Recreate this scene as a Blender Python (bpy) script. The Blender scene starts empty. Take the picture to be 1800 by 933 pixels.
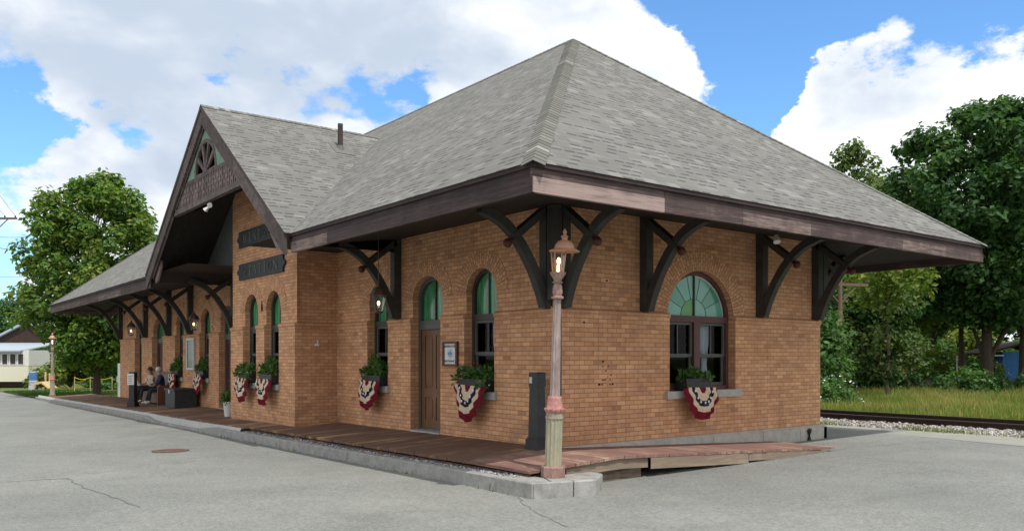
import bpy, bmesh, math, random
from mathutils import Vector, Matrix, Quaternion
R = math.radians
rng = random.Random(7)
SC = bpy.context.scene
COL = SC.collection

# ---------------------------------------------------------------- camera
F = 1455.0                                    # focal length in photo pixels (1800 wide)
CAM = Vector((10.19, -8.72, 1.45))
FW = Vector((-0.7923, 0.6101, 0.0)); RT = Vector((0.6101, 0.7923, 0.0))
cd = bpy.data.cameras.new('camera'); cam = bpy.data.objects.new('camera', cd); COL.objects.link(cam)
cam.location = CAM
cam.rotation_euler = (R(90), 0, math.atan2(-FW.x, FW.y))
cd.sensor_width = 36; cd.lens = 36 * F / 1800
cd.shift_y = (628 - 466.5) / 1800
cd.clip_start = 0.1; cd.clip_end = 3000
SC.camera = cam

def at(u, d, z=0.0):
    p = CAM + FW * d + RT * ((u - 900) / F * d); return Vector((p.x, p.y, z))
def pix_dir(u, v):
    d = FW + RT * ((u - 900) / F) + Vector((0, 0, (628 - v) / F)); return d.normalized()

# ---------------------------------------------------------------- world: blue sky with cumulus
SUN = Vector((0.55, -0.06, 1.0)).normalized()
W = bpy.data.worlds.new('World'); SC.world = W; W.use_nodes = True
nt = W.node_tree; N = nt.nodes; L = nt.links; N.clear()
def nd(t, **k):
    n = N.new(t)
    for a, b in k.items(): setattr(n, a, b)
    return n
def mth(op, a, b=None, c=None, clamp=False):
    n = nd('ShaderNodeMath', operation=op); n.use_clamp = clamp
    for i, x in enumerate((a, b, c)):
        if x is None: continue
        if isinstance(x, (int, float)): n.inputs[i].default_value = x
        else: L.new(x, n.inputs[i])
    return n.outputs[0]
sky = nd('ShaderNodeTexSky', sky_type='NISHITA'); sky.sun_disc = False
sky.sun_elevation = math.asin(SUN.z); sky.sun_rotation = math.atan2(SUN.x, SUN.y)
sky.air_density = 1.0; sky.dust_density = 0.4; sky.ozone_density = 2.5
tc = nd('ShaderNodeTexCoord'); DIR = tc.outputs['Generated']
mp = nd('ShaderNodeMapping'); mp.inputs['Scale'].default_value = (1, 1, 1.7); L.new(DIR, mp.inputs['Vector'])
def noise(vec, scale, detail, rough, dist=0.0, off=0.0):
    m = nd('ShaderNodeMapping'); m.inputs['Location'].default_value = (off, off * .7, -off); L.new(vec, m.inputs['Vector'])
    n = nd('ShaderNodeTexNoise'); n.inputs['Scale'].default_value = scale; n.inputs['Detail'].default_value = detail
    n.inputs['Roughness'].default_value = rough; n.inputs['Distortion'].default_value = dist
    L.new(m.outputs[0], n.inputs['Vector']); return n.outputs['Fac']
def noisec(vec, scale, detail, rough, off):
    m = nd('ShaderNodeMapping'); m.inputs['Location'].default_value = (off, -off, off * .5); L.new(vec, m.inputs['Vector'])
    n = nd('ShaderNodeTexNoise'); n.inputs['Scale'].default_value = scale; n.inputs['Detail'].default_value = detail; n.inputs['Roughness'].default_value = rough
    L.new(m.outputs[0], n.inputs['Vector']); return n.outputs['Color']
def vm(op, a, b):
    n = nd('ShaderNodeVectorMath', operation=op)
    for i, x in enumerate((a, b)):
        if isinstance(x, tuple): n.inputs[i].default_value = x
        elif isinstance(x, (int, float)): n.inputs['Scale'].default_value = x
        else: L.new(x, n.inputs[i])
    return n.outputs[0]
w1 = vm('SCALE', vm('SUBTRACT', noisec(mp.outputs[0], 5.0, 3, .5, 4.4), (.5, .5, .5)), .20)
w2 = vm('SCALE', vm('SUBTRACT', noisec(mp.outputs[0], 17.0, 6, .62, 9.1), (.5, .5, .5)), .085)
nrm_ = nd('ShaderNodeVectorMath', operation='NORMALIZE'); L.new(vm('ADD', DIR, vm('ADD', w1, w2)), nrm_.inputs[0])
WDIR = nrm_.outputs[0]
def lobes(lst):
    tot = None
    for (u, v, wpx, amp) in lst:
        d = pix_dir(u, v); k = 1.0 / (wpx / F) ** 2
        dp = nd('ShaderNodeVectorMath', operation='DOT_PRODUCT'); L.new(WDIR, dp.inputs[0]); dp.inputs[1].default_value = d
        e = mth('EXPONENT', mth('MULTIPLY', mth('SUBTRACT', dp.outputs['Value'], 1.0), k))
        e = mth('MULTIPLY', e, amp); tot = e if tot is None else mth('ADD', tot, e)
    return tot
# openings of blue between the clouds (direction, width, depth) and the thicker cumulus heads
GAPS = [(1520, -20, 150, -.95), (1380, 20, 80, -.6), (1740, 10, 70, -.8), (1240, 40, 60, -.75), (1185, 95, 44, -.75), (1305, 170, 46, -.8), (1330, 110, 40, -.4), (1300, 240, 36, -.75), (1250, 130, 40, -.4),
        (570, 120, 32, -.5), (655, 138, 32, -.52), (440, 112, 20, -.42), (720, 135, 20, -.45), (640, 220, 18, -.5), (560, 190, 60, .3),
        (10, 160, 36, -.6), (70, 190, 34, -.55), (50, 235, 34, -.55), (140, 170, 24, .25), (215, 205, 28, -.6), (20, 400, 40, -.35), (15, 500, 40, -.4), (40, 330, 20, -.3),
        (1295, 66, 30, .8), (1385, 225, 50, .8), (1420, 120, 50, .55), (330, 250, 90, .3), (1560, 190, 110, .6), (1640, 90, 45, .3), (1430, 150, 55, .6), (1750, 150, 80, .5), (1390, 215, 50, .4), (1690, 0, 90, -.6), (1120, 180, 70, .6)]
n1 = noise(mp.outputs[0], 6.0, 9, .58, .2, 3.1)
n2 = noise(mp.outputs[0], 16.0, 8, .62, .2, 7.7)
nmix = mth('ADD', mth('MULTIPLY', mth('SUBTRACT', n1, .5), 1.0), mth('MULTIPLY', mth('SUBTRACT', n2, .5), .7))
dens = mth('ADD', mth('ADD', nmix, .30), lobes(GAPS))
mpu = nd('ShaderNodeMapping'); mpu.inputs['Scale'].default_value = (1, 1, 1.7); mpu.inputs['Location'].default_value = (.02, -.01, .05); L.new(DIR, mpu.inputs['Vector'])
nu = noise(mpu.outputs[0], 6.0, 4, .5, .2, 3.1); nl_ = noise(mp.outputs[0], 6.0, 4, .5, .2, 3.1)
relief = mth('MULTIPLY', mth('SUBTRACT', nu, nl_), 2.2)
cov = nd('ShaderNodeMapRange'); cov.interpolation_type = 'SMOOTHSTEP'
cov.inputs['From Min'].default_value = -.10; cov.inputs['From Max'].default_value = .20
L.new(dens, cov.inputs['Value'])
GREYS = [(120, 60, 110, .5), (300, 90, 150, .6), (520, 55, 140, .5), (780, 40, 140, .5), (1000, 70, 60, .3), (1500, 195, 60, .55), (1420, 190, 40, .3), (1600, 190, 50, .4), (240, 165, 60, .15), (250, 235, 50, .2), (230, 390, 60, .3), (700, 20, 140, .3)]
gm = mth('ADD', mth('ADD', lobes(GREYS), relief), mth('MULTIPLY', mth('SUBTRACT', noise(mp.outputs[0], 9.0, 8, .62, .3, 1.7), .5), .9))
gr = nd('ShaderNodeMapRange'); gr.interpolation_type = 'SMOOTHSTEP'
gr.inputs['From Min'].default_value = -.25; gr.inputs['From Max'].default_value = 1.25; L.new(gm, gr.inputs['Value'])
cw = nd('ShaderNodeMixRGB'); cw.inputs[1].default_value = (6.9, 7.0, 7.15, 1); cw.inputs[2].default_value = (3.6, 4.2, 5.05, 1)
L.new(gr.outputs[0], cw.inputs[0])
mx = nd('ShaderNodeMixRGB'); L.new(cov.outputs[0], mx.inputs[0])
skt = nd('ShaderNodeMixRGB', blend_type='MULTIPLY'); skt.inputs[0].default_value = 1; skt.inputs[2].default_value = (.82, 1.16, 1.40, 1)
L.new(sky.outputs[0], skt.inputs[1]); L.new(skt.outputs[0], mx.inputs[1]); L.new(cw.outputs[0], mx.inputs[2])
bg = nd('ShaderNodeBackground'); bg.inputs['Strength'].default_value = .125
L.new(mx.outputs[0], bg.inputs[0])
wo = nd('ShaderNodeOutputWorld'); L.new(bg.outputs[0], wo.inputs[0])

sl = bpy.data.lights.new('sun', 'SUN'); sl.energy = 2.9; sl.angle = R(.53); sl.color = (1, .96, .9)
so = bpy.data.objects.new('sun', sl); COL.objects.link(so); so.location = (0, 0, 40)
so.rotation_euler = SUN.to_track_quat('Z', 'Y').to_euler()
SC.view_settings.view_transform = 'Standard'; SC.view_settings.look = 'None'
SC.view_settings.exposure = 0.4; SC.view_settings.gamma = 1; SC.view_settings.use_curve_mapping = False
SC.cycles.max_bounces = 6; SC.cycles.transparent_max_bounces = 12

# ---------------------------------------------------------------- materials
class NT:
    def __init__(s, name):
        s.m = bpy.data.materials.new(name); s.m.use_nodes = True; s.t = s.m.node_tree
        s.b = s.t.nodes['Principled BSDF']
    def n(s, t, **k):
        x = s.t.nodes.new(t)
        for a, b in k.items():
            if a.startswith('_'): x.inputs[a[1:].replace('_', ' ')].default_value = b
            else: setattr(x, a, b)
        return x
    def l(s, a, b): s.t.links.new(a, b)
    def co(s, kind='Object'): return s.n('ShaderNodeTexCoord').outputs[kind]
    def noise(s, vec, scale, detail=4, rough=.55, stretch=None, dist=0):
        if stretch:
            m = s.n('ShaderNodeMapping'); m.inputs['Scale'].default_value = stretch; s.l(vec, m.inputs[0]); vec = m.outputs[0]
        x = s.n('ShaderNodeTexNoise', _Scale=scale, _Detail=detail, _Roughness=rough, _Distortion=dist); s.l(vec, x.inputs['Vector']); return x.outputs['Fac']
    def ramp(s, fac, stops, interp='LINEAR'):
        x = s.n('ShaderNodeValToRGB'); x.color_ramp.interpolation = interp
        e = x.color_ramp.elements
        while len(e) < len(stops): e.new(.5)
        for i, (p, c) in enumerate(stops): e[i].position = p; e[i].color = c if len(c) == 4 else (*c, 1)
        s.l(fac, x.inputs[0]); return x.outputs[0]
    def mix(s, fac, a, b, mode='MIX'):
        x = s.n('ShaderNodeMixRGB', blend_type=mode)
        for i, v in enumerate((fac, a, b)):
            if isinstance(v, (int, float)): x.inputs[i].default_value = v
            elif isinstance(v, tuple): x.inputs[i].default_value = v if len(v) == 4 else (*v, 1)
            else: s.l(v, x.inputs[i])
        return x.outputs[0]
    def math(s, op, a, b=None, c=None):
        x = s.n('ShaderNodeMath', operation=op)
        for i, v in enumerate((a, b, c)):
            if v is None: continue
            if isinstance(v, (int, float)): x.inputs[i].default_value = v
            else: s.l(v, x.inputs[i])
        return x.outputs[0]
    def attr(s): return s.n('ShaderNodeAttribute', attribute_name='tone').outputs['Fac']
    def base(s, c):
        if isinstance(c, tuple): s.b.inputs['Base Color'].default_value = (*c, 1)
        else: s.l(c, s.b.inputs['Base Color'])
    def rough(s, r, spec=.3): s.b.inputs['Roughness'].default_value = r; s.b.inputs['Specular IOR Level'].default_value = spec
    def bump(s, h, strength=.3, dist=.01):
        x = s.n('ShaderNodeBump', _Strength=strength, _Distance=dist); s.l(h, x.inputs['Height']); s.l(x.outputs[0], s.b.inputs['Normal'])

def mottled(name, c1, c2, scale=6, rough=.7, spec=.3, stretch=None, bump=.15, metal=0, tone=0.0):
    m = NT(name); v = m.co()
    f = m.noise(v, scale, 6, .6, stretch); f2 = m.noise(v, scale * 6, 4, .6, stretch)
    f = m.math('ADD', m.math('MULTIPLY', f, .7), m.math('MULTIPLY', f2, .3))
    col = m.ramp(f, [(.32, c1), (.68, c2)])
    m.base(col); m.rough(rough, spec); m.b.inputs['Metallic'].default_value = metal
    if bump: m.bump(f2, bump, .01)
    return m.m

def brick_mat(name, c1, c2, c3, mortar, bw=.215, rh=.078, ms=.0055):
    m = NT(name); uv = m.co('UV')
    b = m.n('ShaderNodeTexBrick', offset=.5, squash=1.0); b.inputs['Scale'].default_value = 1
    b.inputs['Brick Width'].default_value = bw; b.inputs['Row Height'].default_value = rh
    b.inputs['Mortar Size'].default_value = ms; b.inputs['Mortar Smooth'].default_value = .15; b.inputs['Bias'].default_value = 0
    b.inputs['Color1'].default_value = (0, 0, 0, 1); b.inputs['Color2'].default_value = (1, 1, 1, 1); b.inputs['Mortar'].default_value = (.5, .5, .5, 1)
    m.l(uv, b.inputs['Vector'])
    col = m.ramp(b.outputs['Color'], [(0, c1), (.3, c2), (.65, c3), (.93, tuple(x * 1.12 for x in c3)), (1, tuple(x * .72 for x in c1))])
    big = m.noise(uv, .7, 5, .6); sm = m.noise(uv, 60, 3, .6); st = m.noise(uv, 3.5, 5, .65)
    col = m.mix(1, col, m.ramp(big, [(.3, (.84, .80, .78)), (.7, (1.1, 1.09, 1.04))]), 'MULTIPLY')
    col = m.mix(1, col, m.ramp(st, [(.25, (.8, .77, .76)), (.5, (1, 1, 1)), (.8, (1.06, 1.08, 1.1))]), 'MULTIPLY')
    col = m.mix(1, col, m.ramp(sm, [(.2, (.9, .9, .9)), (.8, (1.1, 1.1, 1.1))]), 'MULTIPLY')
    col = m.mix(m.math('MULTIPLY', b.outputs['Fac'], .85), col, mortar)
    sp = m.n('ShaderNodeSeparateXYZ'); m.l(uv, sp.inputs[0])
    damp = m.n('ShaderNodeMapRange'); damp.inputs['From Min'].default_value = .55; damp.inputs['From Max'].default_value = -.1; m.l(sp.outputs['Y'], damp.inputs['Value'])
    dn = m.math('MULTIPLY', damp.outputs[0], m.math('GREATER_THAN', m.noise(uv, 2.2, 6, .7), .53)); col = m.mix(m.math('MULTIPLY', dn, .35), col, (.25, .17, .12))
    ef = m.math('MULTIPLY', damp.outputs[0], m.math('GREATER_THAN', m.noise(uv, 5.5, 6, .7, None, .4), .64)); col = m.mix(m.math('MULTIPLY', ef, .4), col, (.55, .48, .40))
    soot = m.noise(uv, 1.6, 6, .7, (3, .5, 1)); col = m.mix(1, col, m.ramp(soot, [(.28, (.80, .77, .75)), (.48, (1, 1, 1))]), 'MULTIPLY')
    m.base(col); m.rough(.85, .2)
    h = m.math('SUBTRACT', m.math('MULTIPLY', sm, .25), b.outputs['Fac']); m.bump(h, .6, .006)
    return m.m
BC = ((.488, .257, .145), (.545, .297, .167), (.592, .337, .19))
M = {}
M['brick'] = brick_mat('tan_brick', *BC, (.235, .118, .08))
M['vous'] = brick_mat('arch_brick', *BC, (.19, .093, .063), bw=.12, rh=.068, ms=.0065)
M['stone'] = mottled('grey_granite', (.30, .29, .255), (.48, .465, .41), 5, .8, .25, bump=.35)
M['kerbstone'] = mottled('shade_dark_kerb_granite', (.19, .19, .18), (.36, .355, .335), 5, .8, .25, bump=.35)  # granite darkened in colour to stand for the shaded kerb front
M['sill'] = mottled('sill_stone', (.30, .30, .28), (.42, .42, .39), 9, .8, .25)

def shingle_mat(name, course=.14, tab=.23):
    m = NT(name); uv = m.co('UV'); s = m.n('ShaderNodeSeparateXYZ'); m.l(uv, s.inputs[0])
    wob = m.math('MULTIPLY', m.math('SUBTRACT', m.noise(uv, 1.2, 2), .5), .02)
    vv = m.math('DIVIDE', m.math('ADD', s.outputs['Y'], wob), course); row = m.math('FLOOR', vv); fr = m.math('SUBTRACT', vv, row)
    w1 = m.n('ShaderNodeTexWhiteNoise', noise_dimensions='1D'); m.l(row, w1.inputs['W'])
    uu = m.math('ADD', m.math('DIVIDE', s.outputs['X'], tab), m.math('MULTIPLY', w1.outputs['Value'], 7.3)); cell = m.math('FLOOR', uu); fu = m.math('SUBTRACT', uu, cell)
    cv = m.n('ShaderNodeCombineXYZ'); m.l(cell, cv.inputs[0]); m.l(row, cv.inputs[1])
    w2 = m.n('ShaderNodeTexWhiteNoise', noise_dimensions='2D'); m.l(cv.outputs[0], w2.inputs['Vector'])
    cv2 = m.n('ShaderNodeVectorMath', operation='ADD'); m.l(cv.outputs[0], cv2.inputs[0]); cv2.inputs[1].default_value = (31.3, 11.7, 0)
    w3 = m.n('ShaderNodeTexWhiteNoise', noise_dimensions='2D'); m.l(cv2.outputs[0], w3.inputs['Vector'])
    col = m.ramp(w2.outputs['Value'], [(0, (.152, .151, .143)), (.5, (.165, .164, .156)), (.85, (.180, .179, .170)), (1, (.218, .22, .212))])
    gr = m.noise(uv, 90, 3, .7); col = m.mix(1, col, m.ramp(gr, [(.25, (.8, .8, .8)), (.75, (1.18, 1.18, 1.18))]), 'MULTIPLY')
    bigv = m.noise(uv, .45, 4); col = m.mix(1, col, m.ramp(bigv, [(.3, (.91, .91, .90)), (.7, (1.06, 1.06, 1.05))]), 'MULTIPLY')
    dash = m.math('MULTIPLY', m.math('LESS_THAN', fr, .34), m.math('GREATER_THAN', w3.outputs['Value'], .5))
    dash = m.math('MULTIPLY', dash, m.math('LESS_THAN', fu, .8))
    line = m.math('MULTIPLY', m.math('LESS_THAN', fr, .1), .25)
    dk = m.math('MAXIMUM', m.math('MULTIPLY', dash, .72), line)
    stk = m.noise(uv, 1.0, 6, .65, (2.2, .25, 1)); col = m.mix(1, col, m.ramp(stk, [(.3, (.91, .91, .90)), (.55, (1, 1, 1)), (.75, (1.05, 1.05, 1.04))]), 'MULTIPLY')
    col = m.mix(dk, col, (.045, .044, .042)); m.base(col); m.rough(.9, .15)
    h = m.math('ADD', m.math('MULTIPLY', m.math('SUBTRACT', 1.0, fr), .6), m.math('MULTIPLY', gr, .3)); h = m.math('SUBTRACT', h, m.math('MULTIPLY', dash, .5)); m.bump(h, .5, .012)
    return m.m
M['shingle'] = shingle_mat('asphalt_shingles')
def cap_mat():
    m = NT('cap_shingle'); t = m.attr(); v = m.co()
    col = m.ramp(t, [(0, (.12, .12, .105)), (.5, (.15, .15, .135)), (.85, (.19, .19, .172)), (1, (.26, .265, .245))])
    gr = m.noise(v, 60, 3, .7); col = m.mix(1, col, m.ramp(gr, [(.25, (.8, .8, .8)), (.75, (1.15, 1.15, 1.15))]), 'MULTIPLY')
    m.base(col); m.rough(.9, .15); m.bump(gr, .4, .01); return m.m
M['cap'] = cap_mat()
def oldpaint(name, dark, mid, light, stretch):
    m = NT(name); t = m.attr(); v = m.co()
    g = m.noise(v, 3.0, 7, .7, stretch); g2 = m.noise(v, 14, 6, .7, stretch); p = m.noise(v, 2.2, 6, .65)
    f = m.math('ADD', m.math('MULTIPLY', m.math('SUBTRACT', g, .5), 1.1), t); f = m.math('ADD', f, m.math('MULTIPLY', m.math('SUBTRACT', g2, .5), .6))
    f = m.math('ADD', f, m.math('MULTIPLY', m.math('SUBTRACT', p, .5), .5))
    col = m.ramp(f, [(.05, dark), (.45, mid), (.8, light), (1, tuple(x * 1.15 for x in light))]); m.base(col); m.rough(.8, .2); m.bump(g2, .5, .006); return m.m
M['fascia_x'] = oldpaint('weathered_fascia_along_x', (.035, .026, .027), (.085, .06, .058), (.31, .235, .212), (.35, 3, 9))
M['fascia_y'] = oldpaint('weathered_fascia_along_y', (.035, .026, .027), (.085, .06, .058), (.31, .235, .212), (3, .35, 9))
M['rake'] = oldpaint('weathered_bargeboard', (.05, .038, .038), (.11, .086, .082), (.22, .17, .16), (2, 2, 2))
M['bracket'] = mottled('dark_green_timber', (.026, .025, .022), (.056, .053, .047), 5, .6, .35)
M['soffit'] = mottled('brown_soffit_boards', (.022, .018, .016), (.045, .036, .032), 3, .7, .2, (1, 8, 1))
M['greyboard'] = mottled('grey_green_boards', (.055, .062, .06), (.10, .11, .105), 3, .8, .2, (6, 1, 1))
M['knob'] = mottled('oxblood_paint', (.06, .018, .016), (.10, .03, .025), 8, .5)
M['verdigris'] = mottled('peeling_green_paint', (.10, .17, .125), (.24, .37, .28), 7, .8, .2, bump=.4)
M['void'] = mottled('void_shade_black', (.012, .01, .01), (.02, .017, .016), 4, .9, .1)  # near-black colour in place of shade inside openings
M['darkframe'] = mottled('dark_window_paint', (.03, .026, .024), (.055, .045, .04), 8, .5, .4)
M['redframe'] = mottled('maroon_window_paint', (.075, .028, .027), (.115, .045, .042), 8, .5, .4)
M['greenframe'] = mottled('grey_green_window_paint', (.06, .068, .06), (.095, .10, .088), 8, .5, .4)
M['wframe'] = mottled('white_paint', (.55, .55, .53), (.75, .75, .73), 8, .5, .4)
def glass_mat(name, tint=(.75, .8, .8), gl=.1):
    m = NT(name); m.t.nodes.remove(m.b)
    tr = m.n('ShaderNodeBsdfTransparent'); tr.inputs[0].default_value = (*tint, 1)
    g = m.n('ShaderNodeBsdfGlossy'); g.inputs['Roughness'].default_value = .03
    fr = m.n('ShaderNodeFresnel'); fr.inputs[0].default_value = 1.5
    f = m.math('ADD', m.math('MULTIPLY', fr.outputs[0], .28), gl); x = m.n('ShaderNodeMixShader'); m.l(f, x.inputs[0]); m.l(tr.outputs[0], x.inputs[1]); m.l(g.outputs[0], x.inputs[2])
    m.l(x.outputs[0], m.t.nodes['Material Output'].inputs[0]); return m.m
M['glass'] = glass_mat('window_glass', (.7, .74, .74), .0)
M['lampglass'] = glass_mat('lantern_glass', (.92, .9, .84), .05)
def stained(name, a, b, stretch=(9, 9, .8)):
    m = NT(name); f = m.noise(m.co(), 2.0, 4, .6, stretch); m.base(m.ramp(f, [(.3, a), (.7, b)])); m.rough(.12, .5); return m.m
M['greenglass'] = stained('green_stained_glass', (.015, .085, .045), (.09, .36, .15))
M['tealglass'] = stained('teal_stained_glass', (.11, .36, .27), (.18, .46, .37), (1, 1, 1))
M['tealdeep'] = stained('deep_teal_stained_glass', (.06, .27, .18), (.10, .35, .25), (1, 1, 1))
M['limeglass'] = stained('green_centre_stained_glass', (.03, .20, .03), (.09, .33, .06), (1, 1, 1))
M['curtain'] = mottled('pale_curtain', (.55, .6, .66), (.75, .8, .86), 5, .9, .1, (14, 14, .6))
def door_mat():
    m = NT('oak_door'); v = m.co(); g = m.noise(v, 3, 7, .7, (14, 14, .6)); p = m.noise(v, 2, 4)
    c = m.ramp(g, [(.25, (.085, .038, .016)), (.5, (.155, .075, .033)), (.8, (.22, .115, .05))]); c = m.mix(1, c, m.ramp(p, [(.3, (.8, .8, .8)), (.7, (1.1, 1.1, 1.1))]), 'MULTIPLY'); m.base(c); m.rough(.5, .35); return m.m
M['door'] = door_mat()
M['brass'] = mottled('old_brass', (.25, .17, .06), (.4, .28, .1), 9, .35, .5, metal=.9)
M['iron'] = mottled('black_iron', (.012, .014, .014), (.03, .032, .032), 9, .5, .4)
M['pipe'] = mottled('rusty_brown_pipe', (.03, .02, .018), (.07, .05, .045), 9, .6, .3)
M['navy'] = mottled('navy_sign_board', (.012, .016, .024), (.022, .03, .048), 4, .6, .35)
M['gilt'] = mottled('faded_gilt_letters', (.07, .068, .042), (.125, .115, .07), 9, .6, .3)
M['paper'] = mottled('white_paper', (.55, .55, .53), (.72, .72, .70), 6, .8, .2)
M['ink'] = mottled('print_ink', (.02, .02, .03), (.04, .04, .05), 9, .8)
M['blueink'] = mottled('blue_emblem_ink', (.10, .16, .28), (.2, .3, .45), 14, .7)
M['paleblue'] = mottled('pale_blue_emblem_ground', (.42, .48, .55), (.55, .6, .66), 14, .7)
M['maroonwood'] = mottled('maroon_sign_frame', (.06, .02, .016), (.11, .035, .03), 8, .45)
M['burgundy'] = mottled('burgundy_cloth', (.11, .008, .016), (.19, .016, .03), 12, .9, .1)
M['cream'] = mottled('cream_cloth', (.50, .38, .27), (.64, .51, .38), 12, .9, .1)
M['navycloth'] = mottled('navy_cloth', (.012, .014, .03), (.028, .03, .06), 12, .9, .1)
M['starwhite'] = mottled('white_star_cloth', (.6, .6, .6), (.75, .75, .74), 12, .9, .1)
def road_mat():
    m = NT('worn_asphalt'); v = m.co()
    a = m.noise(v, .16, 5, .55); b = m.noise(v, 1.1, 6, .65, (1, 1, 1)); c = m.noise(v, 22, 4, .75); d = m.noise(v, 75, 2, .7)
    col = m.ramp(a, [(.3, (.172, .18, .168)), (.5, (.205, .212, .198)), (.72, (.24, .245, .225))])
    col = m.mix(1, col, m.ramp(b, [(.25, (.86, .86, .86)), (.75, (1.1, 1.1, 1.1))]), 'MULTIPLY')
    col = m.mix(1, col, m.ramp(c, [(.25, (.62, .62, .63)), (.5, (1, 1, 1)), (.78, (1.4, 1.39, 1.36))]), 'MULTIPLY')
    col = m.mix(1, col, m.ramp(d, [(.25, (.6, .6, .6)), (.5, (1, 1, 1)), (.72, (1.25, 1.25, 1.25)), (.82, (1.9, 1.88, 1.8))]), 'MULTIPLY')
    st = m.noise(v, .5, 7, .7, (1, .35, 1), .6); col = m.mix(1, col, m.ramp(st, [(.30, (.80, .80, .80)), (.45, (1, 1, 1)), (.62, (1, 1, 1)), (.78, (1.12, 1.1, 1.05))]), 'MULTIPLY')
    oil = m.noise(v, .9, 3, .5); col = m.mix(1, col, m.ramp(oil, [(.2, (.72, .72, .73)), (.3, (1, 1, 1))]), 'MULTIPLY')
    m.base(col); m.rough(.9, .2); m.bump(m.math('ADD', c, d), .4, .012); return m.m
M['road'] = road_mat()
M['tar'] = mottled('tar_crack', (.10, .10, .098), (.16, .16, .155), 12, .9)
M['sandstain'] = mottled('pale_sandy_grit', (.30, .28, .25), (.36, .34, .31), 5, .95)
def plank_mat(name, dark, mid, light, stretch):
    m = NT(name); t = m.attr(); v = m.co()
    g = m.noise(v, 4, 7, .72, stretch); p = m.noise(v, .9, 6, .65)
    f = m.math('ADD', m.math('MULTIPLY', g, .75), m.math('MULTIPLY', p, .55)); f = m.math('ADD', f, m.math('MULTIPLY', m.math('SUBTRACT', t, .5), .14))
    c = m.ramp(f, [(.42, dark), (.58, mid), (.70, mid), (.86, light)]); wx = tuple(3.0 if q > 5 else .35 for q in stretch)
    wr = m.ramp(m.noise(v, 1.1, 6, .65, wx), [(.52, (0, 0, 0)), (.66, (.55, .55, .55))]); c = m.mix(wr, c, light)
    m.base(c); m.rough(.75, .25); m.bump(g, .4, .006); return m.m
M['plank_y'] = plank_mat('worn_deck_planks', (.07, .04, .03), (.125, .072, .052), (.46, .31, .17), (9, .5, 9))
M['plank_x'] = plank_mat('worn_ramp_planks', (.12, .062, .05), (.19, .105, .088), (.42, .31, .22), (.5, 9, 9))
M['rawwood'] = plank_mat('weathered_timber', (.08, .06, .045), (.2, .155, .115), (.34, .28, .21), (5, .4, 9))
M['grass'] = None
def leaf_mat(name, cols, trans=.42):
    m = NT(name); t = m.attr(); c = m.ramp(t, [(i / (len(cols) - 1), x) for i, x in enumerate(cols)])
    m.base(c); m.rough(.55, .3)
    tr = m.n('ShaderNodeBsdfTranslucent'); m.l(m.mix(1, c, (1.1, 1.25, .6), 'MULTIPLY'), tr.inputs[0])
    x = m.n('ShaderNodeMixShader'); x.inputs[0].default_value = trans; m.l(m.b.outputs[0], x.inputs[1]); m.l(tr.outputs[0], x.inputs[2])
    m.l(x.outputs[0], m.t.nodes['Material Output'].inputs[0]); return m.m
M['maple'] = leaf_mat('yellow_green_leaves', [(.042, .105, .02), (.078, .165, .028), (.135, .225, .04), (.27, .28, .07)])
M['dark_leaf'] = leaf_mat('deep_green_leaves', [(.023, .062, .023), (.039, .098, .029), (.062, .14, .038), (.105, .19, .052)])
M['olive_leaf'] = leaf_mat('pale_olive_leaves', [(.06, .115, .035), (.10, .155, .048), (.15, .205, .065), (.21, .25, .08)])
M['lime_leaf'] = leaf_mat('lime_leaves', [(.05, .10, .02), (.09, .15, .024), (.15, .20, .03), (.25, .27, .04)])
M['conifer'] = leaf_mat('dark_conifer_needles', [(.015, .035, .02), (.03, .055, .028), (.045, .075, .035)], .15)
M['blade'] = leaf_mat('meadow_grass_blades', [(.085, .14, .022), (.15, .205, .035), (.22, .245, .05), (.30, .25, .09)], .4)
M['potleaf'] = leaf_mat('planter_leaves', [(.03, .075, .02), (.06, .14, .035), (.10, .20, .05), (.16, .25, .09)])
M['redpetal'] = mottled('red_petals', (.35, .03, .03), (.5, .06, .05), 20, .6)
M['whitepetal'] = mottled('white_petals', (.6, .6, .55), (.75, .75, .7), 20, .6)
M['bark'] = mottled('grey_brown_bark', (.045, .035, .028), (.10, .08, .065), 5, .95, .1, (6, 6, 1), bump=.6)
def ground_mat():
    m = NT('mown_grass_ground'); v = m.co(); a = m.noise(v, .18, 6, .6); b = m.noise(v, 5, 6, .75)
    c = m.ramp(a, [(.3, (.055, .10, .018)), (.5, (.105, .14, .03)), (.7, (.17, .17, .05))]); c = m.mix(1, c, m.ramp(b, [(.25, (.65, .65, .6)), (.75, (1.3, 1.3, 1.2))]), 'MULTIPLY')
    m.base(c); m.rough(.95, .1); m.bump(b, .6, .06); return m.m
M['ground'] = ground_mat()
M['gravel'] = mottled('ballast_bed', (.13, .125, .115), (.25, .24, .22), 9, .95, .1, bump=.6)
def stone_mat(name, cols):
    m = NT(name); m.base(m.ramp(m.attr(), [(i / (len(cols) - 1), x) for i, x in enumerate(cols)])); m.rough(.9, .2); return m.m
M['stones'] = stone_mat('ballast_stones', [(.16, .15, .14), (.30, .28, .26), (.42, .40, .37), (.55, .53, .50)])
M['darkstones'] = stone_mat('dark_gravel_stones', [(.10, .11, .125), (.19, .20, .22), (.30, .31, .33), (.55, .55, .56)])
M['rail'] = mottled('rusty_rail', (.028, .018, .014), (.06, .036, .026), 12, .7, .3)
M['railtop'] = mottled('polished_rail_top', (.25, .24, .23), (.4, .39, .38), 12, .3, .5, metal=.8)
M['tie'] = mottled('creosote_tie', (.03, .024, .02), (.06, .048, .04), 8, .9)
M['rust'] = mottled('rusty_cast_iron', (.10, .055, .045), (.19, .11, .095), 9, .75, .3, bump=.5)
M['lamp_pink'] = oldpaint('peeling_pink_paint', (.20, .075, .068), (.345, .15, .14), (.47, .27, .24), (5, 5, 5))
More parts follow.
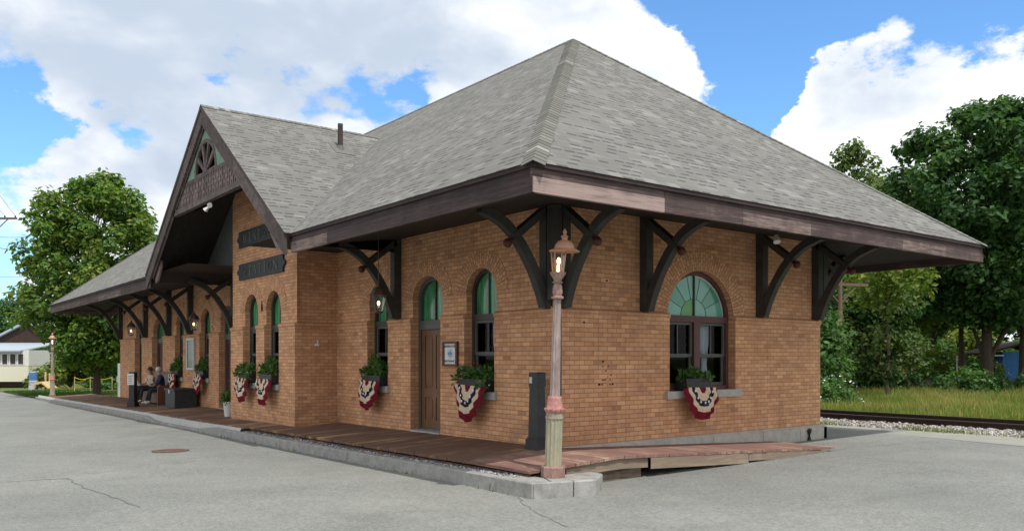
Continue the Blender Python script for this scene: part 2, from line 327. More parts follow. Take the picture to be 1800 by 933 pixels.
M['lamp_grey'] = oldpaint('peeling_mauve_paint', (.15, .11, .10), (.27, .205, .19), (.43, .36, .33), (5, 5, 1))
M['lamp_green'] = oldpaint('peeling_sage_paint', (.15, .145, .10), (.30, .285, .20), (.44, .38, .30), (5, 5, 1))
M['lamp_brown'] = oldpaint('peeling_brown_paint', (.14, .08, .065), (.26, .155, .13), (.42, .31, .26), (5, 5, 2))
M['lamp_copper'] = mottled('copper_lantern_hood', (.36, .17, .10), (.55, .30, .20), 9, .45, .5)
M['lamp_dark'] = mottled('dark_bronze', (.05, .03, .022), (.10, .06, .045), 9, .5, .5)
def emit(name, c, s):
    m = NT(name); m.b.inputs['Emission Color'].default_value = (*c, 1); m.b.inputs['Emission Strength'].default_value = s; m.base(c); return m.m
M['flame'] = emit('lit_bulb', (1, .66, .32), 4.5)
M['blackbox'] = mottled('black_painted_chest', (.018, .022, .023), (.038, .044, .045), 6, .55, .35)
M['benchwood'] = mottled('reddish_bench_wood', (.07, .026, .015), (.15, .06, .032), 4, .45, .35, (1, 8, 1))
M['potwhite'] = mottled('white_glazed_pot', (.55, .55, .55), (.7, .7, .7), 6, .4, .4)
M['skin'] = mottled('skin', (.42, .25, .18), (.5, .31, .23), 9, .6)
M['hair'] = mottled('brown_hair', (.05, .03, .02), (.09, .06, .04), 20, .6, .3, (1, 1, 6))
M['greyhair'] = mottled('white_hair', (.5, .5, .5), (.66, .66, .66), 20, .6, .3, (1, 1, 6))
M['denim'] = mottled('dark_trousers', (.018, .02, .024), (.04, .042, .048), 9, .9)
M['navyshirt'] = mottled('navy_vest', (.015, .018, .045), (.03, .036, .08), 9, .9)
M['whiteshirt'] = mottled('white_shirt', (.6, .6, .62), (.74, .74, .76), 9, .9)
M['laptop'] = mottled('silver_grey_lid', (.33, .37, .36), (.42, .46, .45), 6, .4, .5)
M['pine'] = mottled('new_pine', (.50, .36, .18), (.66, .5, .28), 4, .8, .2, (1, 8, 1))
M['barrel'] = mottled('blue_drum_paint', (.05, .12, .28), (.08, .18, .38), 4, .5)
M['concrete'] = mottled('pale_concrete', (.34, .34, .33), (.46, .46, .45), 4, .9)
M['brownwall'] = mottled('dark_brown_cladding', (.035, .022, .018), (.065, .042, .034), 2, .85, .2, (7, 7, 1))
M['creamwall'] = mottled('cream_siding', (.60, .58, .46), (.68, .66, .54), 2, .8, .2, (1, 1, 14))
M['metalroof'] = mottled('grey_blue_metal_roof', (.28, .33, .38), (.38, .43, .48), 2, .6, .4, (9, 9, 1))
M['bluewall'] = mottled('bright_blue_wall', (.03, .13, .36), (.05, .19, .46), 3, .7)
M['yellow'] = mottled('yellow_plastic', (.6, .42, .02), (.7, .5, .05), 5, .5)
M['red'] = mottled('red_plastic', (.42, .035, .015), (.52, .06, .03), 5, .5)
M['wood_pole'] = mottled('weathered_pole', (.10, .065, .045), (.19, .13, .095), 4, .9, .1, (9, 9, .7))
M['wire'] = mottled('black_cable', (.02, .02, .02), (.04, .04, .04), 5, .6)
M['galv'] = mottled('galvanised_pipe', (.42, .43, .43), (.55, .56, .56), 9, .45, .4)
M['bankstone'] = mottled('dark_stone_bank', (.05, .042, .04), (.13, .105, .1), 1.2, .95, .1, bump=.7)

# ---------------------------------------------------------------- mesh builder
def planarP(p): return p
class MB:
    def __init__(s, P=None):
        s.v = []; s.f = []; s.uv = []; s.mi = []; s.tn = []; s.P = P or (lambda a, b, c: (a, b, c)); s.tone = .5; s.m = 0; s.flip = False
    def face(s, pts, uv=None):
        i = len(s.v); s.v += [tuple(p) for p in pts]; s.f.append(list(range(i, i + len(pts))))
        if uv is None:
            n = Vector((0, 0, 0)); q = [Vector(p) for p in pts]
            for k in range(len(q)):
                a, b = q[k], q[(k + 1) % len(q)]; n += a.cross(b)
            ax, ay, az = abs(n.x), abs(n.y), abs(n.z)
            if az >= ax and az >= ay: uv = [(p[0], p[1]) for p in pts]
            elif ay >= ax: uv = [(p[0], p[2]) for p in pts]
            else: uv = [(p[1] + .05, p[2]) for p in pts]
        s.uv.append(uv); s.mi.append(s.m); s.tn.append(s.tone)
    def box(s, a0, a1, b0, b1, c0, c1):
        x = [(a0, b0, c0), (a1, b0, c0), (a1, b1, c0), (a0, b1, c0), (a0, b0, c1), (a1, b0, c1), (a1, b1, c1), (a0, b1, c1)]
        for q in ((0, 3, 2, 1), (4, 5, 6, 7), (0, 1, 5, 4), (1, 2, 6, 5), (2, 3, 7, 6), (3, 0, 4, 7)): s.face([x[k] for k in q])
    def bar(s, p, q, w, h, up=(0, 0, 1)):
        p, q = Vector(p), Vector(q); d = (q - p).normalized(); u = Vector(up)
        sd = d.cross(u)
        if sd.length < 1e-4: sd = d.cross(Vector((1, 0, 0)))
        sd.normalize(); u = sd.cross(d).normalized(); a = sd * w / 2; b = u * h / 2
        x = [p - a - b, p + a - b, p + a + b, p - a + b, q - a - b, q + a - b, q + a + b, q - a + b]
        for k in ((0, 3, 2, 1), (4, 5, 6, 7), (0, 1, 5, 4), (1, 2, 6, 5), (2, 3, 7, 6), (3, 0, 4, 7)): s.face([x[j] for j in k])
    def prism(s, poly, b0, b1, plane='ac'):
        f = (lambda p, b: (p[0], b, p[1])) if plane == 'ac' else ((lambda p, b: (p[0], p[1], b)) if plane == 'ab' else (lambda p, b: (b, p[0], p[1])))
        lo = [f(p, b0) for p in poly]; hi = [f(p, b1) for p in poly]; n = len(poly)
        s.face(lo[::-1]); s.face(hi)
        for i in range(n): j = (i + 1) % n; s.face([lo[i], lo[j], hi[j], hi[i]])
    def tube(s, pts, r, n=8, cap=True):
        pts = [Vector(p) for p in pts]; rs = r if isinstance(r, (list, tuple)) else [r] * len(pts); rings = []
        ref = Vector((0, 0, 1))
        for i, p in enumerate(pts):
            d = (pts[min(i + 1, len(pts) - 1)] - pts[max(i - 1, 0)])
            d = d.normalized() if d.length > 1e-9 else Vector((0, 0, 1))
            a = d.cross(ref)
            if a.length < .05: a = d.cross(Vector((1, 0, 0)))
            a.normalize(); b = d.cross(a)
            rings.append([p + (a * math.cos(2 * math.pi * k / n) + b * math.sin(2 * math.pi * k / n)) * rs[i] for k in range(n)])
        for i in range(len(rings) - 1):
            for k in range(n): j = (k + 1) % n; s.face([rings[i][k], rings[i][j], rings[i + 1][j], rings[i + 1][k]])
        if cap: s.face(rings[0][::-1]); s.face(rings[-1])
    def lathe(s, prof, c=(0, 0, 0), n=16, flute=0, sx=1, sy=1):
        rings = []
        for (r, z) in prof:
            rings.append([(c[0] + sx * r * (1 - (flute if k % 2 else 0)) * math.cos(2 * math.pi * k / n), c[1] + sy * r * (1 - (flute if k % 2 else 0)) * math.sin(2 * math.pi * k / n), c[2] + z) for k in range(n)])
        for i in range(len(rings) - 1):
            for k in range(n): j = (k + 1) % n; s.face([rings[i][k], rings[i][j], rings[i + 1][j], rings[i + 1][k]])
        s.face(rings[0][::-1]); s.face(rings[-1])
    def ball(s, c, r, n=8, m=6, sz=1):
        prof = [(max(r * math.sin(math.pi * i / m), .0005), -r * sz * math.cos(math.pi * i / m)) for i in range(m + 1)]; s.lathe(prof, c, n)
    def build(s, name, mats, parent=None, smooth=False, normals=True, merge=False):
        me = bpy.data.meshes.new(name)
        me.from_pydata([s.P(*p) for p in s.v], [], s.f)
        ul = me.uv_layers.new(name='UVMap'); k = 0
        flat = []
        for u in s.uv:
            for a in u: flat += [a[0], a[1]]
        ul.data.foreach_set('uv', flat)
        at_ = me.attributes.new('tone', 'FLOAT', 'FACE'); at_.data.foreach_set('value', s.tn)
        me.polygons.foreach_set('material_index', s.mi)
        for m in (mats if isinstance(mats, (list, tuple)) else [mats]): me.materials.append(m)
        if normals or merge:
            bm = bmesh.new(); bm.from_mesh(me)
            if merge or smooth: bmesh.ops.remove_doubles(bm, verts=bm.verts, dist=.0004)
            if normals: bmesh.ops.recalc_face_normals(bm, faces=bm.faces)
            bm.to_mesh(me); bm.free()
        if smooth:
            me.polygons.foreach_set('use_smooth', [True] * len(me.polygons))
            try: me.set_sharp_from_angle(angle=R(40))
            except Exception: pass
        me.update()
        o = bpy.data.objects.new(name, me); COL.objects.link(o)
        if parent: o.parent = parent
        return o
def thing(name, label, cat, loc=(0, 0, 0), rz=0, group=None):
    o = bpy.data.objects.new(name, None); o.empty_display_size = .2; COL.objects.link(o); o.location = loc; o.rotation_euler = (0, 0, rz)
    return tag(o, label, cat, group)
def tag(o, label, cat, group=None):
    o['label'] = label; o['category'] = cat
    if group: o['group'] = group
    return o
def struct(o, kind='structure'): o['kind'] = kind; return o
def dup(root, loc, rz, label, group=None):
    r = root.copy(); COL.objects.link(r); r.location = loc; r.rotation_euler = (0, 0, rz); r['label'] = label
    if group: r['group'] = group
    for ch in list(root.children):
        c = ch.copy(); COL.objects.link(c); c.parent = r
        for g in list(ch.children): d = g.copy(); COL.objects.link(d); d.parent = c
    return r
def sm(a, b, x): t = max(0, min(1, (x - a) / (b - a))); return t * t * (3 - 2 * t)

# ---------------------------------------------------------------- ground levels
def zroad(x, y):
    z = -.385 + .0095 * max(min(x, 0), -60) + .011 * max(min(y, 12), 0)
    return z
def zdeck(x, y):
    if x > -.001: return -.042 * max(y, 0) + .05 * min(y, 0) - .006
    return .0105 * x + .05 * min(y, 0) - .006
def zkerb(x):
    drop = .115 * (sm(-17.6, -16.2, x) - sm(-12.6, -10.8, x))
    return -.187 + .0111 * max(x, -45) - drop

# asphalt sheet, grass ground
def sheet(name, xs, ys, zf, mat):
    mb = MB()
    for i in range(len(xs) - 1):
        for j in range(len(ys) - 1):
            q = [(xs[i], ys[j]), (xs[i + 1], ys[j]), (xs[i + 1], ys[j + 1]), (xs[i], ys[j + 1])]
            mb.face([(a, b, zf(a, b)) for a, b in q])
    return struct(mb.build(name, mat, merge=True))
def zgnd(x, y):
    z = -.62 + .0095 * max(min(x + 0, 0), -60)
    if y > 12: z = -.55
    return min(z, zroad(x, y) - .12)
sheet('ground', [-900, -300, -150, -100, -80, -60, -45, -30, -15, 0, 15, 40, 100, 300, 700], [-700, -200, -60, -30, -10, 0, 6, 11, 13, 15.5, 20, 30, 45, 60, 90, 150, 300, 900], zgnd, M['ground'])
sheet('road', [-62, -50, -40, -30, -20, -10, 0, 10, 25, 60], [-60, -30, -10, -2, 0, 2, 4, 6, 8, 10.9], lambda x, y: zroad(x, y), M['road'])
# side lane past the far tree
mb = MB()
for i in range(8):
    a, b = -62 - i * 8, -70 - i * 8
    mb.face([(a, -20, zroad(a, -3)), (a, -2 + i * 1.2, zroad(a, -3)), (b, -.8 + i * 1.2, zroad(b, -3)), (b, -20, zroad(b, -3))])
struct(mb.build('lane', M['road'], normals=False))
# cracks in the asphalt and a sandy stain
mb = MB()
def crack(pts, w):
    fine = []
    for i in range(len(pts) - 1):
        a, b = Vector(pts[i]), Vector(pts[i + 1]); n = max(2, int((b - a).length / .12))
        for k in range(n): fine.append(a.lerp(b, k / n) + Vector((rng.uniform(-.03, .03), rng.uniform(-.03, .03))))
    fine.append(Vector(pts[-1]))
    for i in range(len(fine) - 1):
        a, b = fine[i], fine[i + 1]; d = (b - a).normalized(); s_ = Vector((-d.y, d.x)) * w * rng.uniform(.4, 1)
        mb.face([(p.x, p.y, zroad(p.x, p.y) + .004) for p in (a - s_, b - s_, b + s_, a + s_)])
def gp(u, v, z=-.42):
    d = (CAM.z - z) * F / (v - 628); return at(u, d).to_2d()
crack([gp(0, 846), gp(60, 843), gp(118, 840), gp(150, 858), gp(205, 878), gp(245, 896)], .016)
crack([gp(1180, 800, -.36), gp(1350, 812, -.36), gp(1500, 788, -.34), gp(1640, 778, -.32)], .008)
crack([gp(890, 862), gp(940, 905), gp(1000, 932)], .007)
struct(mb.build('road_cracks', M['tar'], normals=False))

mb = MB(); ys = [(-6, 9.9), (-1, 9.75), (2.0, 9.3), (4.2, 8.95), (8, 8.7), (14, 8.6)]
for (a, ya), (b, yb) in zip(ys, ys[1:]):
    for k in range(3): 
        t0, t1 = k / 3, (k + 1) / 3; f0 = lambda y: y + (10.8 - y) * t0; f1 = lambda y: y + (10.8 - y) * t1
        mb.face([(x, y, zroad(x, y) + .005) for x, y in ((a, f0(ya)), (b, f0(yb)), (b, f1(yb)), (a, f1(ya)))])
struct(mb.build('concrete_strip', mottled('pale_worn_concrete', (.225, .23, .20), (.30, .30, .265), 2.5, .9, .2), normals=False))
# ---------------------------------------------------------------- kerb
mb = MB()
x = -39.8
rk = random.Random(3)
while x < 1.05:
    x2 = min(x + rk.uniform(2.0, 2.6), 1.1)
    n = 6
    for i in range(n):
        a = x + (x2 - x) * i / n + (.006 if i == 0 else 0); b = x + (x2 - x) * (i + 1) / n - (.006 if i == n - 1 else 0)
        za, zb = zkerb(a), zkerb(b); y0, y1 = -2.0, -1.875
        P8 = [(a, y0, -1.3), (b, y0, -1.3), (b, y1, -1.3), (a, y1, -1.3), (a, y0, za - .015), (b, y0, zb - .015), (b, y0 + .015, zb), (b, y1, zb), (a, y1, za), (a, y0 + .015, za)]
        mb.face([P8[0], P8[1], P8[5], P8[4]]); mb.face([P8[4], P8[5], P8[6], P8[9]]); mb.face([P8[9], P8[6], P8[7], P8[8]]); mb.face([P8[3], P8[2], P8[7], P8[8]])
        if i == 0: mb.face([P8[0], P8[3], P8[8], P8[9], P8[4]])
        if i == n - 1: mb.face([P8[1], P8[2], P8[7], P8[6], P8[5]])
    x = x2
def slab(poly, z0, z1, ch=.02):
    c = Vector((sum(p[0] for p in poly) / len(poly), sum(p[1] for p in poly) / len(poly)))
    ins = [tuple(Vector(p) + (c - Vector(p)).normalized() * ch) for p in poly]; n = len(poly)
    for i in range(n):
        j = (i + 1) % n
        mb.face([(*poly[i], z0), (*poly[j], z0), (*poly[j], z1 - ch), (*poly[i], z1 - ch)]); mb.face([(*poly[i], z1 - ch), (*poly[j], z1 - ch), (*ins[j], z1), (*ins[i], z1)])
    mb.face([(*p, z1) for p in ins])
zk = -.172
slab([(1.11, -2.0), (1.84, -1.97), (1.93, -1.72), (1.6, -1.55), (1.11, -1.60)], -1, zk)
slab([(1.86, -1.95), (2.02, -1.53), (2.03, -1.42), (1.5, -1.3), (1.5, -1.54), (1.615, -1.56), (1.945, -1.71)], -1, zk + .003)
slab([(2.035, -1.405), (2.11, -1.07), (1.77, -.63), (1.52, -.62), (1.52, -1.29)], -1, zk - .002)
struct(mb.build('kerb', M['kerbstone']))
# concrete apron filling the gap between kerb and platform away from the corner
ap = MB(); x = -39.8
while x < -9.25:
    b = min(x + .8, -9.25); yd = -1.83
    ap.face([(x, -1.876, zkerb(x) - .004), (b, -1.876, zkerb(b) - .004), (b, yd, zdeck(b, yd) - .02), (x, yd, zdeck(x, yd) - .02)]); x = b
struct(ap.build('apron', M['concrete'], normals=False))
# gravel strip between kerb and platform
mb = MB(); mb.face([(-39.8, -1.85, -.78), (1.5, -1.85, -.33), (1.5, -1.2, -.3), (-39.8, -1.2, -.75)])
# ---- wooden platform
mb2 = MB(); x = -36.0; rp = random.Random(5)
while x < -.001:
    w = .14; x2 = min(x + w, 0); mb2.tone = rp.random()
    if -12.31 < x < -7.95: yb = -1.06
    else: yb = -.005
    yf = -1.70 + rp.uniform(-.012, .012) if x > -9.2 else -1.835
    dz = rp.uniform(-.0015, .0015)
    q = [(x + .0015, yf), (x2 - .0015, yf), (x2 - .0015, yb), (x + .0015, yb)]
    top = [(a, b, zdeck(min(a, -.01), b) + dz) for a, b in q]; bot = [(a, b, c - .045) for a, b, c in top]
    mb2.face(top); mb2.face([bot[0], bot[1], top[1], top[0]]); mb2.face([bot[1], bot[2], top[2], top[1]]); mb2.face([bot[3], bot[0], top[0], top[3]])
    x = x2
mb2.tone = .1
mb2.prism([(-36, -.62), (1.4, -.24), (1.4, -.15), (-36, -.53)], -1.66, -1.62)
struct(mb2.build('wooden_platform', M['plank_y']))
mb2 = MB(); y = -1.70
while y < 5.6:
    y2 = y + .14; mb2.tone = rp.random(); xr = 1.46 + rp.uniform(-.008, .008); xl = .085 if y > -.05 else -.0
    q = [(xl, y + .0015), (xr, y + .0015), (xr, y2 - .0015), (xl, y2 - .0015)]
    top = [(a, b, zdeck(.1, b) + rp.uniform(-.001, .001)) for a, b in q]; bot = [(a, b, c - .04) for a, b, c in top]
    mb2.face(top); mb2.face([bot[0], bot[1], top[1], top[0]]); mb2.face([bot[1], bot[2], top[2], top[1]]); mb2.face([bot[2], bot[3], top[3], top[2]]); mb2.face([bot[3], bot[0], top[0], top[3]])
    y = y2
mb2.m = 1; mb2.tone = .6
def skirt(y0, y1, x, h, tn, dx=0):
    mb2.tone = tn
    for i in range(6):
        a = y0 + (y1 - y0) * i / 6; b = y0 + (y1 - y0) * (i + 1) / 6; za, zb = zdeck(.1, a) - .045, zdeck(.1, b) - .045; ha = max(h - .05 * 0, .02)
        la = max(za - h, zroad(x, a) - .05); lb = max(zb - h, zroad(x, b) - .05)
        mb2.face([(x + dx, a, la), (x + dx, b, lb), (x + dx, b, zb), (x + dx, a, za)]); mb2.face([(x + dx, a, la), (x - .03, a, la), (x - .03, b, lb), (x + dx, b, lb)])
skirt(-1.0, .66, 1.44, .15, .5, -.02); skirt(.68, 3.1, 1.44, .17, .7, .02); skirt(3.12, 5.5, 1.44, .13, .55, .012)
mb2.tone = -.6; mb2.box(1.27, 1.33, -1.5, .6, -.5, -.17); mb2.box(-.0, 1.25, -1.55, -1.5, -.8, -.17)  # bearers toned extra dark for the shade in the gap under the ramp
struct(mb2.build('wooden_ramp', [M['plank_x'], M['rawwood']]))
struct(mb.build('gravel_bed', M['tie'], normals=False))

def stones(name, n, pos, smin, smax, mat, seed):
    r = random.Random(seed); mb = MB()
    for _ in range(n):
        x, y, z = pos(r); s = r.uniform(smin, smax); mb.tone = r.random()
        a0 = r.random() * 6.28; k = r.choice((4, 5)); h = s * r.uniform(.5, .9); tx, ty = r.uniform(-.3, .3) * s, r.uniform(-.3, .3) * s
        lo = [(x + s * r.uniform(.7, 1.1) * math.cos(a0 + i * 6.283 / k), y + s * r.uniform(.7, 1.1) * math.sin(a0 + i * 6.283 / k), z - s * .3) for i in range(k)]
        hi = [(x + tx + (p[0] - x) * .6, y + ty + (p[1] - y) * .6, z + h + r.uniform(-.2, .2) * s) for p in lo]
        mb.face(hi)
        for i in range(k): j = (i + 1) % k; mb.face([lo[i], lo[j], hi[j], hi[i]])
    return struct(mb.build(name, mat, normals=False), 'stuff')
def gpos(r):
    x = 1.3 - 12.5 * r.random() ** 1.3; y = r.uniform(-1.88, -1.67)
    return x, y, min(zkerb(x), zdeck(min(x, -.01), -1.7) - .02) - .03 + r.uniform(-.02, .02)
stones('dark_gravel', 3600, gpos, .012, .03, M['darkstones'], 11)

# ---------------------------------------------------------------- the station building
ST = thing('station_building', 'tan brick railway station with grey hipped shingle roof and deep bracketed eaves', 'station')
XL, XR, YB = -29.9, 0.0, 7.6
BX0, BX1, BY = -12.3, -7.97, -1.05
GX, GZ, GH = -10.1, 7.5, 5.1          # cross gable: centre, peak height, half width
EX0, EX1, EY0, EY1, ZE = -32.5, 2.37, -2.37, 9.9, 3.86
GM = (GZ - ZE) / GH
MS = (8.63 - ZE) / 6.135
WT = 3.97
front = lambda s, o, z: (s, -o, z)
bayP = lambda s, o, z: (s, BY - o, z)
right = lambda s, o, z: (XR + o, s, z)
back = lambda s, o, z: (s, YB + o, z)
left = lambda s, o, z: (XL - o, s, z)
sideR = lambda s, o, z: (BX1 + o, s, z)
sideL = lambda s, o, z: (BX0 - o, s, z)
ZS0, ZS1 = 2.17, 2.24                  # string course
STEP = .055                            # the wall above it stands back
REV = .30
def arch_pts(op, n=18, grow=0.0):
    c = (op['s0'] + op['s1']) / 2; a = (op['s1'] - op['s0']) / 2 + grow; h = op['zt'] - op['zs'] + grow
    return [(c - a * math.cos(math.pi * i / n), op['zs'] + h * math.sin(math.pi * i / n)) for i in range(n + 1)]
def outline(s0, s1, z0, zs, zt, n=18):
    return [(s0, z0)] + arch_pts(dict(s0=s0, s1=s1, zs=zs, zt=zt), n) + [(s1, z0)]
def wall(P, s0, s1, z0, ztop, ops, name='wall', kinks=(), parent=ST, band=True):
    zt = ztop if callable(ztop) else (lambda s: ztop)
    mb = MB(P); cuts = sorted(ops, key=lambda o: o['s0'])
    spans = []; a = s0
    for o in cuts: spans.append((a, o['s0'])); a = o['s1']
    spans.append((a, s1))
    for (a, b) in spans:
        mb.face([(a, 0, z0), (b, 0, z0), (b, 0, ZS0), (a, 0, ZS0)])
        br = [a] + [k for k in kinks if a < k < b] + [b]
        for p, q in zip(br, br[1:]): mb.face([(p, -STEP, ZS1), (q, -STEP, ZS1), (q, -STEP, zt(q)), (p, -STEP, zt(p))])
    for o in cuts:
        a, b = o['s0'], o['s1']
        if o['z0'] > z0: mb.face([(a, 0, z0), (b, 0, z0), (b, 0, o['z0']), (a, 0, o['z0'])]); mb.face([(a, 0, o['z0']), (b, 0, o['z0']), (b, -REV, o['z0']), (a, -REV, o['z0'])])
        for s in (a, b):
            mb.face([(s, 0, o['z0']), (s, -REV, o['z0']), (s, -REV, ZS1), (s, 0, ZS1)], [(0, o['z0']), (REV, o['z0']), (REV, ZS1), (0, ZS1)])
            mb.face([(s, -STEP, ZS1), (s, -REV, ZS1), (s, -REV, o['zs']), (s, -STEP, o['zs'])], [(.05, ZS1), (REV, ZS1), (REV, o['zs']), (.05, o['zs'])])
        ap = arch_pts(o); L_ = 0
        for (p, q) in zip(ap, ap[1:]):
            mb.face([(p[0], -STEP, p[1]), (q[0], -STEP, q[1]), (q[0], -STEP, zt(q[0])), (p[0], -STEP, zt(p[0]))])
            d = math.dist(p, q)
            mb.face([(p[0], -STEP, p[1]), (q[0], -STEP, q[1]), (q[0], -REV, q[1]), (p[0], -REV, p[1])], [(0, L_), (0, L_ + d), (.25, L_ + d), (.25, L_)]); L_ += d
    w = mb.build(name, M['brick'], parent, normals=False)
    # string course
    if band:
        for i, (a, b) in enumerate(spans):
            sc = MB(P); e0 = -.02 if i == 0 else -.004; e1 = .02 if i == len(spans) - 1 else .004
            A, B = a + e0, b + e1
            pr = [(-STEP - .02, ZS1 + .045), (.012, ZS1 + .005), (.022, ZS1 - .02), (.022, ZS0 + .01), (.004, ZS0 - .012), (-STEP - .02, ZS0 - .012)]
            for k in range(len(pr)):
                p, q = pr[k], pr[(k + 1) % len(pr)]
                sc.face([(A, p[0], p[1]), (B, p[0], p[1]), (B, q[0], q[1]), (A, q[0], q[1])], [(A, p[1]), (B, p[1]), (B, p[1] + .06), (A, p[1] + .06)])
            for s in (A, B): sc.face([(s, *p) for p in pr])
            sc.build('string_course', M['brick'], w)
    for o in cuts:
        rg = MB(P); g = o.get('ring', .34); n = 22
        i0 = arch_pts(o, n); i1 = arch_pts(o, n, g); L_ = 0
        for k in range(n):
            p, q, p1, q1 = i0[k], i0[k + 1], i1[k], i1[k + 1]; d = math.dist(p1, q1) * .5 + math.dist(p, q) * .5
            of = -STEP + .008
            rg.face([(p[0], of, p[1]), (q[0], of, q[1]), (q1[0], of, q1[1]), (p1[0], of, p1[1])], [(.002, L_), (.002, L_ + d), (g + .002, L_ + d), (g + .002, L_)])
            rg.face([(p1[0], of, p1[1]), (q1[0], of, q1[1]), (q1[0], of - .02, q1[1]), (p1[0], of - .02, p1[1])])
            rg.face([(p[0], of, p[1]), (q[0], of, q[1]), (q[0], of - .01, q[1]), (p[0], of - .01, p[1])])
            L_ += d
        rg.build('brick_arch', M['vous'], w, normals=False)
    return w
def O(s0, s1, z0, zs=2.62, zt=3.08, **k): return dict(s0=s0, s1=s1, z0=z0, zs=zs, zt=zt, **k)
DK = -.45
f_ops = [O(-2.6, -1.65, .83), O(-4.55, -3.42, -.06), O(-6.43, -5.5, .83),
         O(-16.5, -15.2, -.2), O(-18.5, -17.5, .76), O(-21.4, -20.4, .74), O(-24.55, -23.0, -.28, 2.4, 3.0), O(-27.3, -26.15, -.3)]
fr_r = [o for o in f_ops if o['s0'] > BX1]; fr_l = [o for o in f_ops if o['s1'] < BX0]
wall(front, BX1 - .06, XR, DK, WT, fr_r); wall(front, XL, BX0 + .06, DK - .3, WT, fr_l)
b_ops = [O(-11.35, -10.42, .80), O(-9.86, -8.93, .80)]
wall(bayP, BX0, BX1, DK, lambda s: GZ - GM * abs(s - GX) - .22, b_ops, kinks=(GX,))
r_op = [O(2.75, 4.66, .83, 2.2, 3.09, ring=.37)]
wall(right, 0, YB, -.02, WT, r_op)
wall(back, XL, XR, -.5, WT, []); wall(left, 0, YB, -.7, WT, [])
mb = MB(sideR); mb.face([(BY, 0, DK), (0, 0, DK), (0, 0, ZS0), (BY, 0, ZS0)]); mb.face([(BY + STEP, -STEP, ZS1), (.06, -STEP, ZS1), (.06, -STEP, 5.75), (BY + STEP, -STEP, 5.75)])
w = mb.build('wall', M['brick'], ST, normals=False)
mb = MB(); mb.box(BX1 - .08, BX1 + .017, BY - .008, .0, ZS0 - .008, ZS1 + .008); mb.build('string_course', M['brick'], w)
mb = MB(sideL); mb.face([(BY, 0, DK), (0, 0, DK), (0, 0, ZS0), (BY, 0, ZS0)]); mb.face([(BY + STEP, -STEP, ZS0), (0, -STEP, ZS0), (0, -STEP, 5.75), (BY + STEP, -STEP, 5.75)])
mb.build('wall', M['brick'], ST, normals=False)
# foundation: dressed granite blocks on the right and the rear
mb = MB()
y = -.02; blocks = [1.05, 1.5, 1.35, 1.55, 1.3, 1.0]
for b in blocks:
    y2 = min(y + b, YB + .12); z1 = -.005
    q = [(-.02, y + .004), (.09, y + .004), (.09, y2 - .004), (-.02, y2 - .004)]
    mb.face([(.09, y + .004, -.7), (.09, y2 - .004, -.7), (.09, y2 - .004, z1 - .05), (.09, y + .004, z1 - .05)])
    mb.face([(.09, y + .004, z1 - .05), (.09, y2 - .004, z1 - .05), (.002, y2 - .004, z1), (.002, y + .004, z1)])
    y = y2
mb.box(-29.9, .09, YB + .005, YB + .12, -.8, -.03)
mb.build('foundation', M['stone'], ST, normals=False)
mb = MB(); mb.tube([(.12, 7.0, -.32), (.12, 7.0, -.1), (.15, 7.0, -.06)], [.055, .05, .035], 8); mb.build('standpipe', M['iron'], ST)
mb = MB(); mb.tube([(.0, .12, -.02), (.0, .12, 2.1), (-.03, .12, 2.3), (-.03, .12, 3.5)], .02, 6); mb.build('conduit', M['pipe'], ST)
# near-black floor and backing, colour standing in for the dim rooms behind the glass
mb = MB(); mb.box(XL + .31, XR - .31, .32, YB - .1, -.06, -.03); mb.box(XL + .3, XR - .3, 1.9, 1.95, -.03, 3.9); mb.box(-2.4, -2.35, 2.0, 7.4, -.03, 3.9); mb.build('dark_room_backing', M['void'], ST)


def frame_ring(mb, s0, s1, z0, zs, zt, w, o0, o1, n=18):
    A = outline(s0, s1, z0, zs, zt, n); B = outline(s0 + w, s1 - w, z0 + w, zs, zt - w, n); k = len(A)
    for i in range(k):
        j = (i + 1) % k
        mb.face([(A[i][0], o1, A[i][1]), (A[j][0], o1, A[j][1]), (B[j][0], o1, B[j][1]), (B[i][0], o1, B[i][1])])
        mb.face([(B[i][0], o0, B[i][1]), (B[j][0], o0, B[j][1]), (B[j][0], o1, B[j][1]), (B[i][0], o1, B[i][1])])
        mb.face([(A[i][0], o0, A[i][1]), (A[j][0], o0, A[j][1]), (A[j][0], o1, A[j][1]), (A[i][0], o1, A[i][1])])
def pane_arch(P, s0, s1, z0, zs, zt, o, mat, parent, name='pane'):
    mb = MB(P); A = outline(s0, s1, z0, zs, zt); mb.face([(a, o, z) for a, z in A]); mb.face([(a, o - .006, z) for a, z in A][::-1]); return mb.build(name, mat, parent, normals=False)
def curtain(P, s0, s1, z0, z1, o, parent):
    mb = MB(P); n = 14
    for i in range(n):
        a = i / n; b = (i + 1) / n; f = lambda t: .025 * math.sin(t * 19)
        pinch = lambda t, zz: (s0 + s1) / 2 + (s0 + (s1 - s0) * t - (s0 + s1) / 2) * (1 - .45 * math.exp(-((zz - (z0 + .35 * (z1 - z0))) / .25) ** 2))
        m_ = 6
        for j in range(m_):
            za, zb = z0 + (z1 - z0) * j / m_, z0 + (z1 - z0) * (j + 1) / m_
            mb.face([(pinch(a, za), o + f(a), za), (pinch(b, za), o + f(b), za), (pinch(b, zb), o + f(b), zb), (pinch(a, zb), o + f(a), zb)])
    return mb.build('curtain', M['curtain'], parent, normals=False)
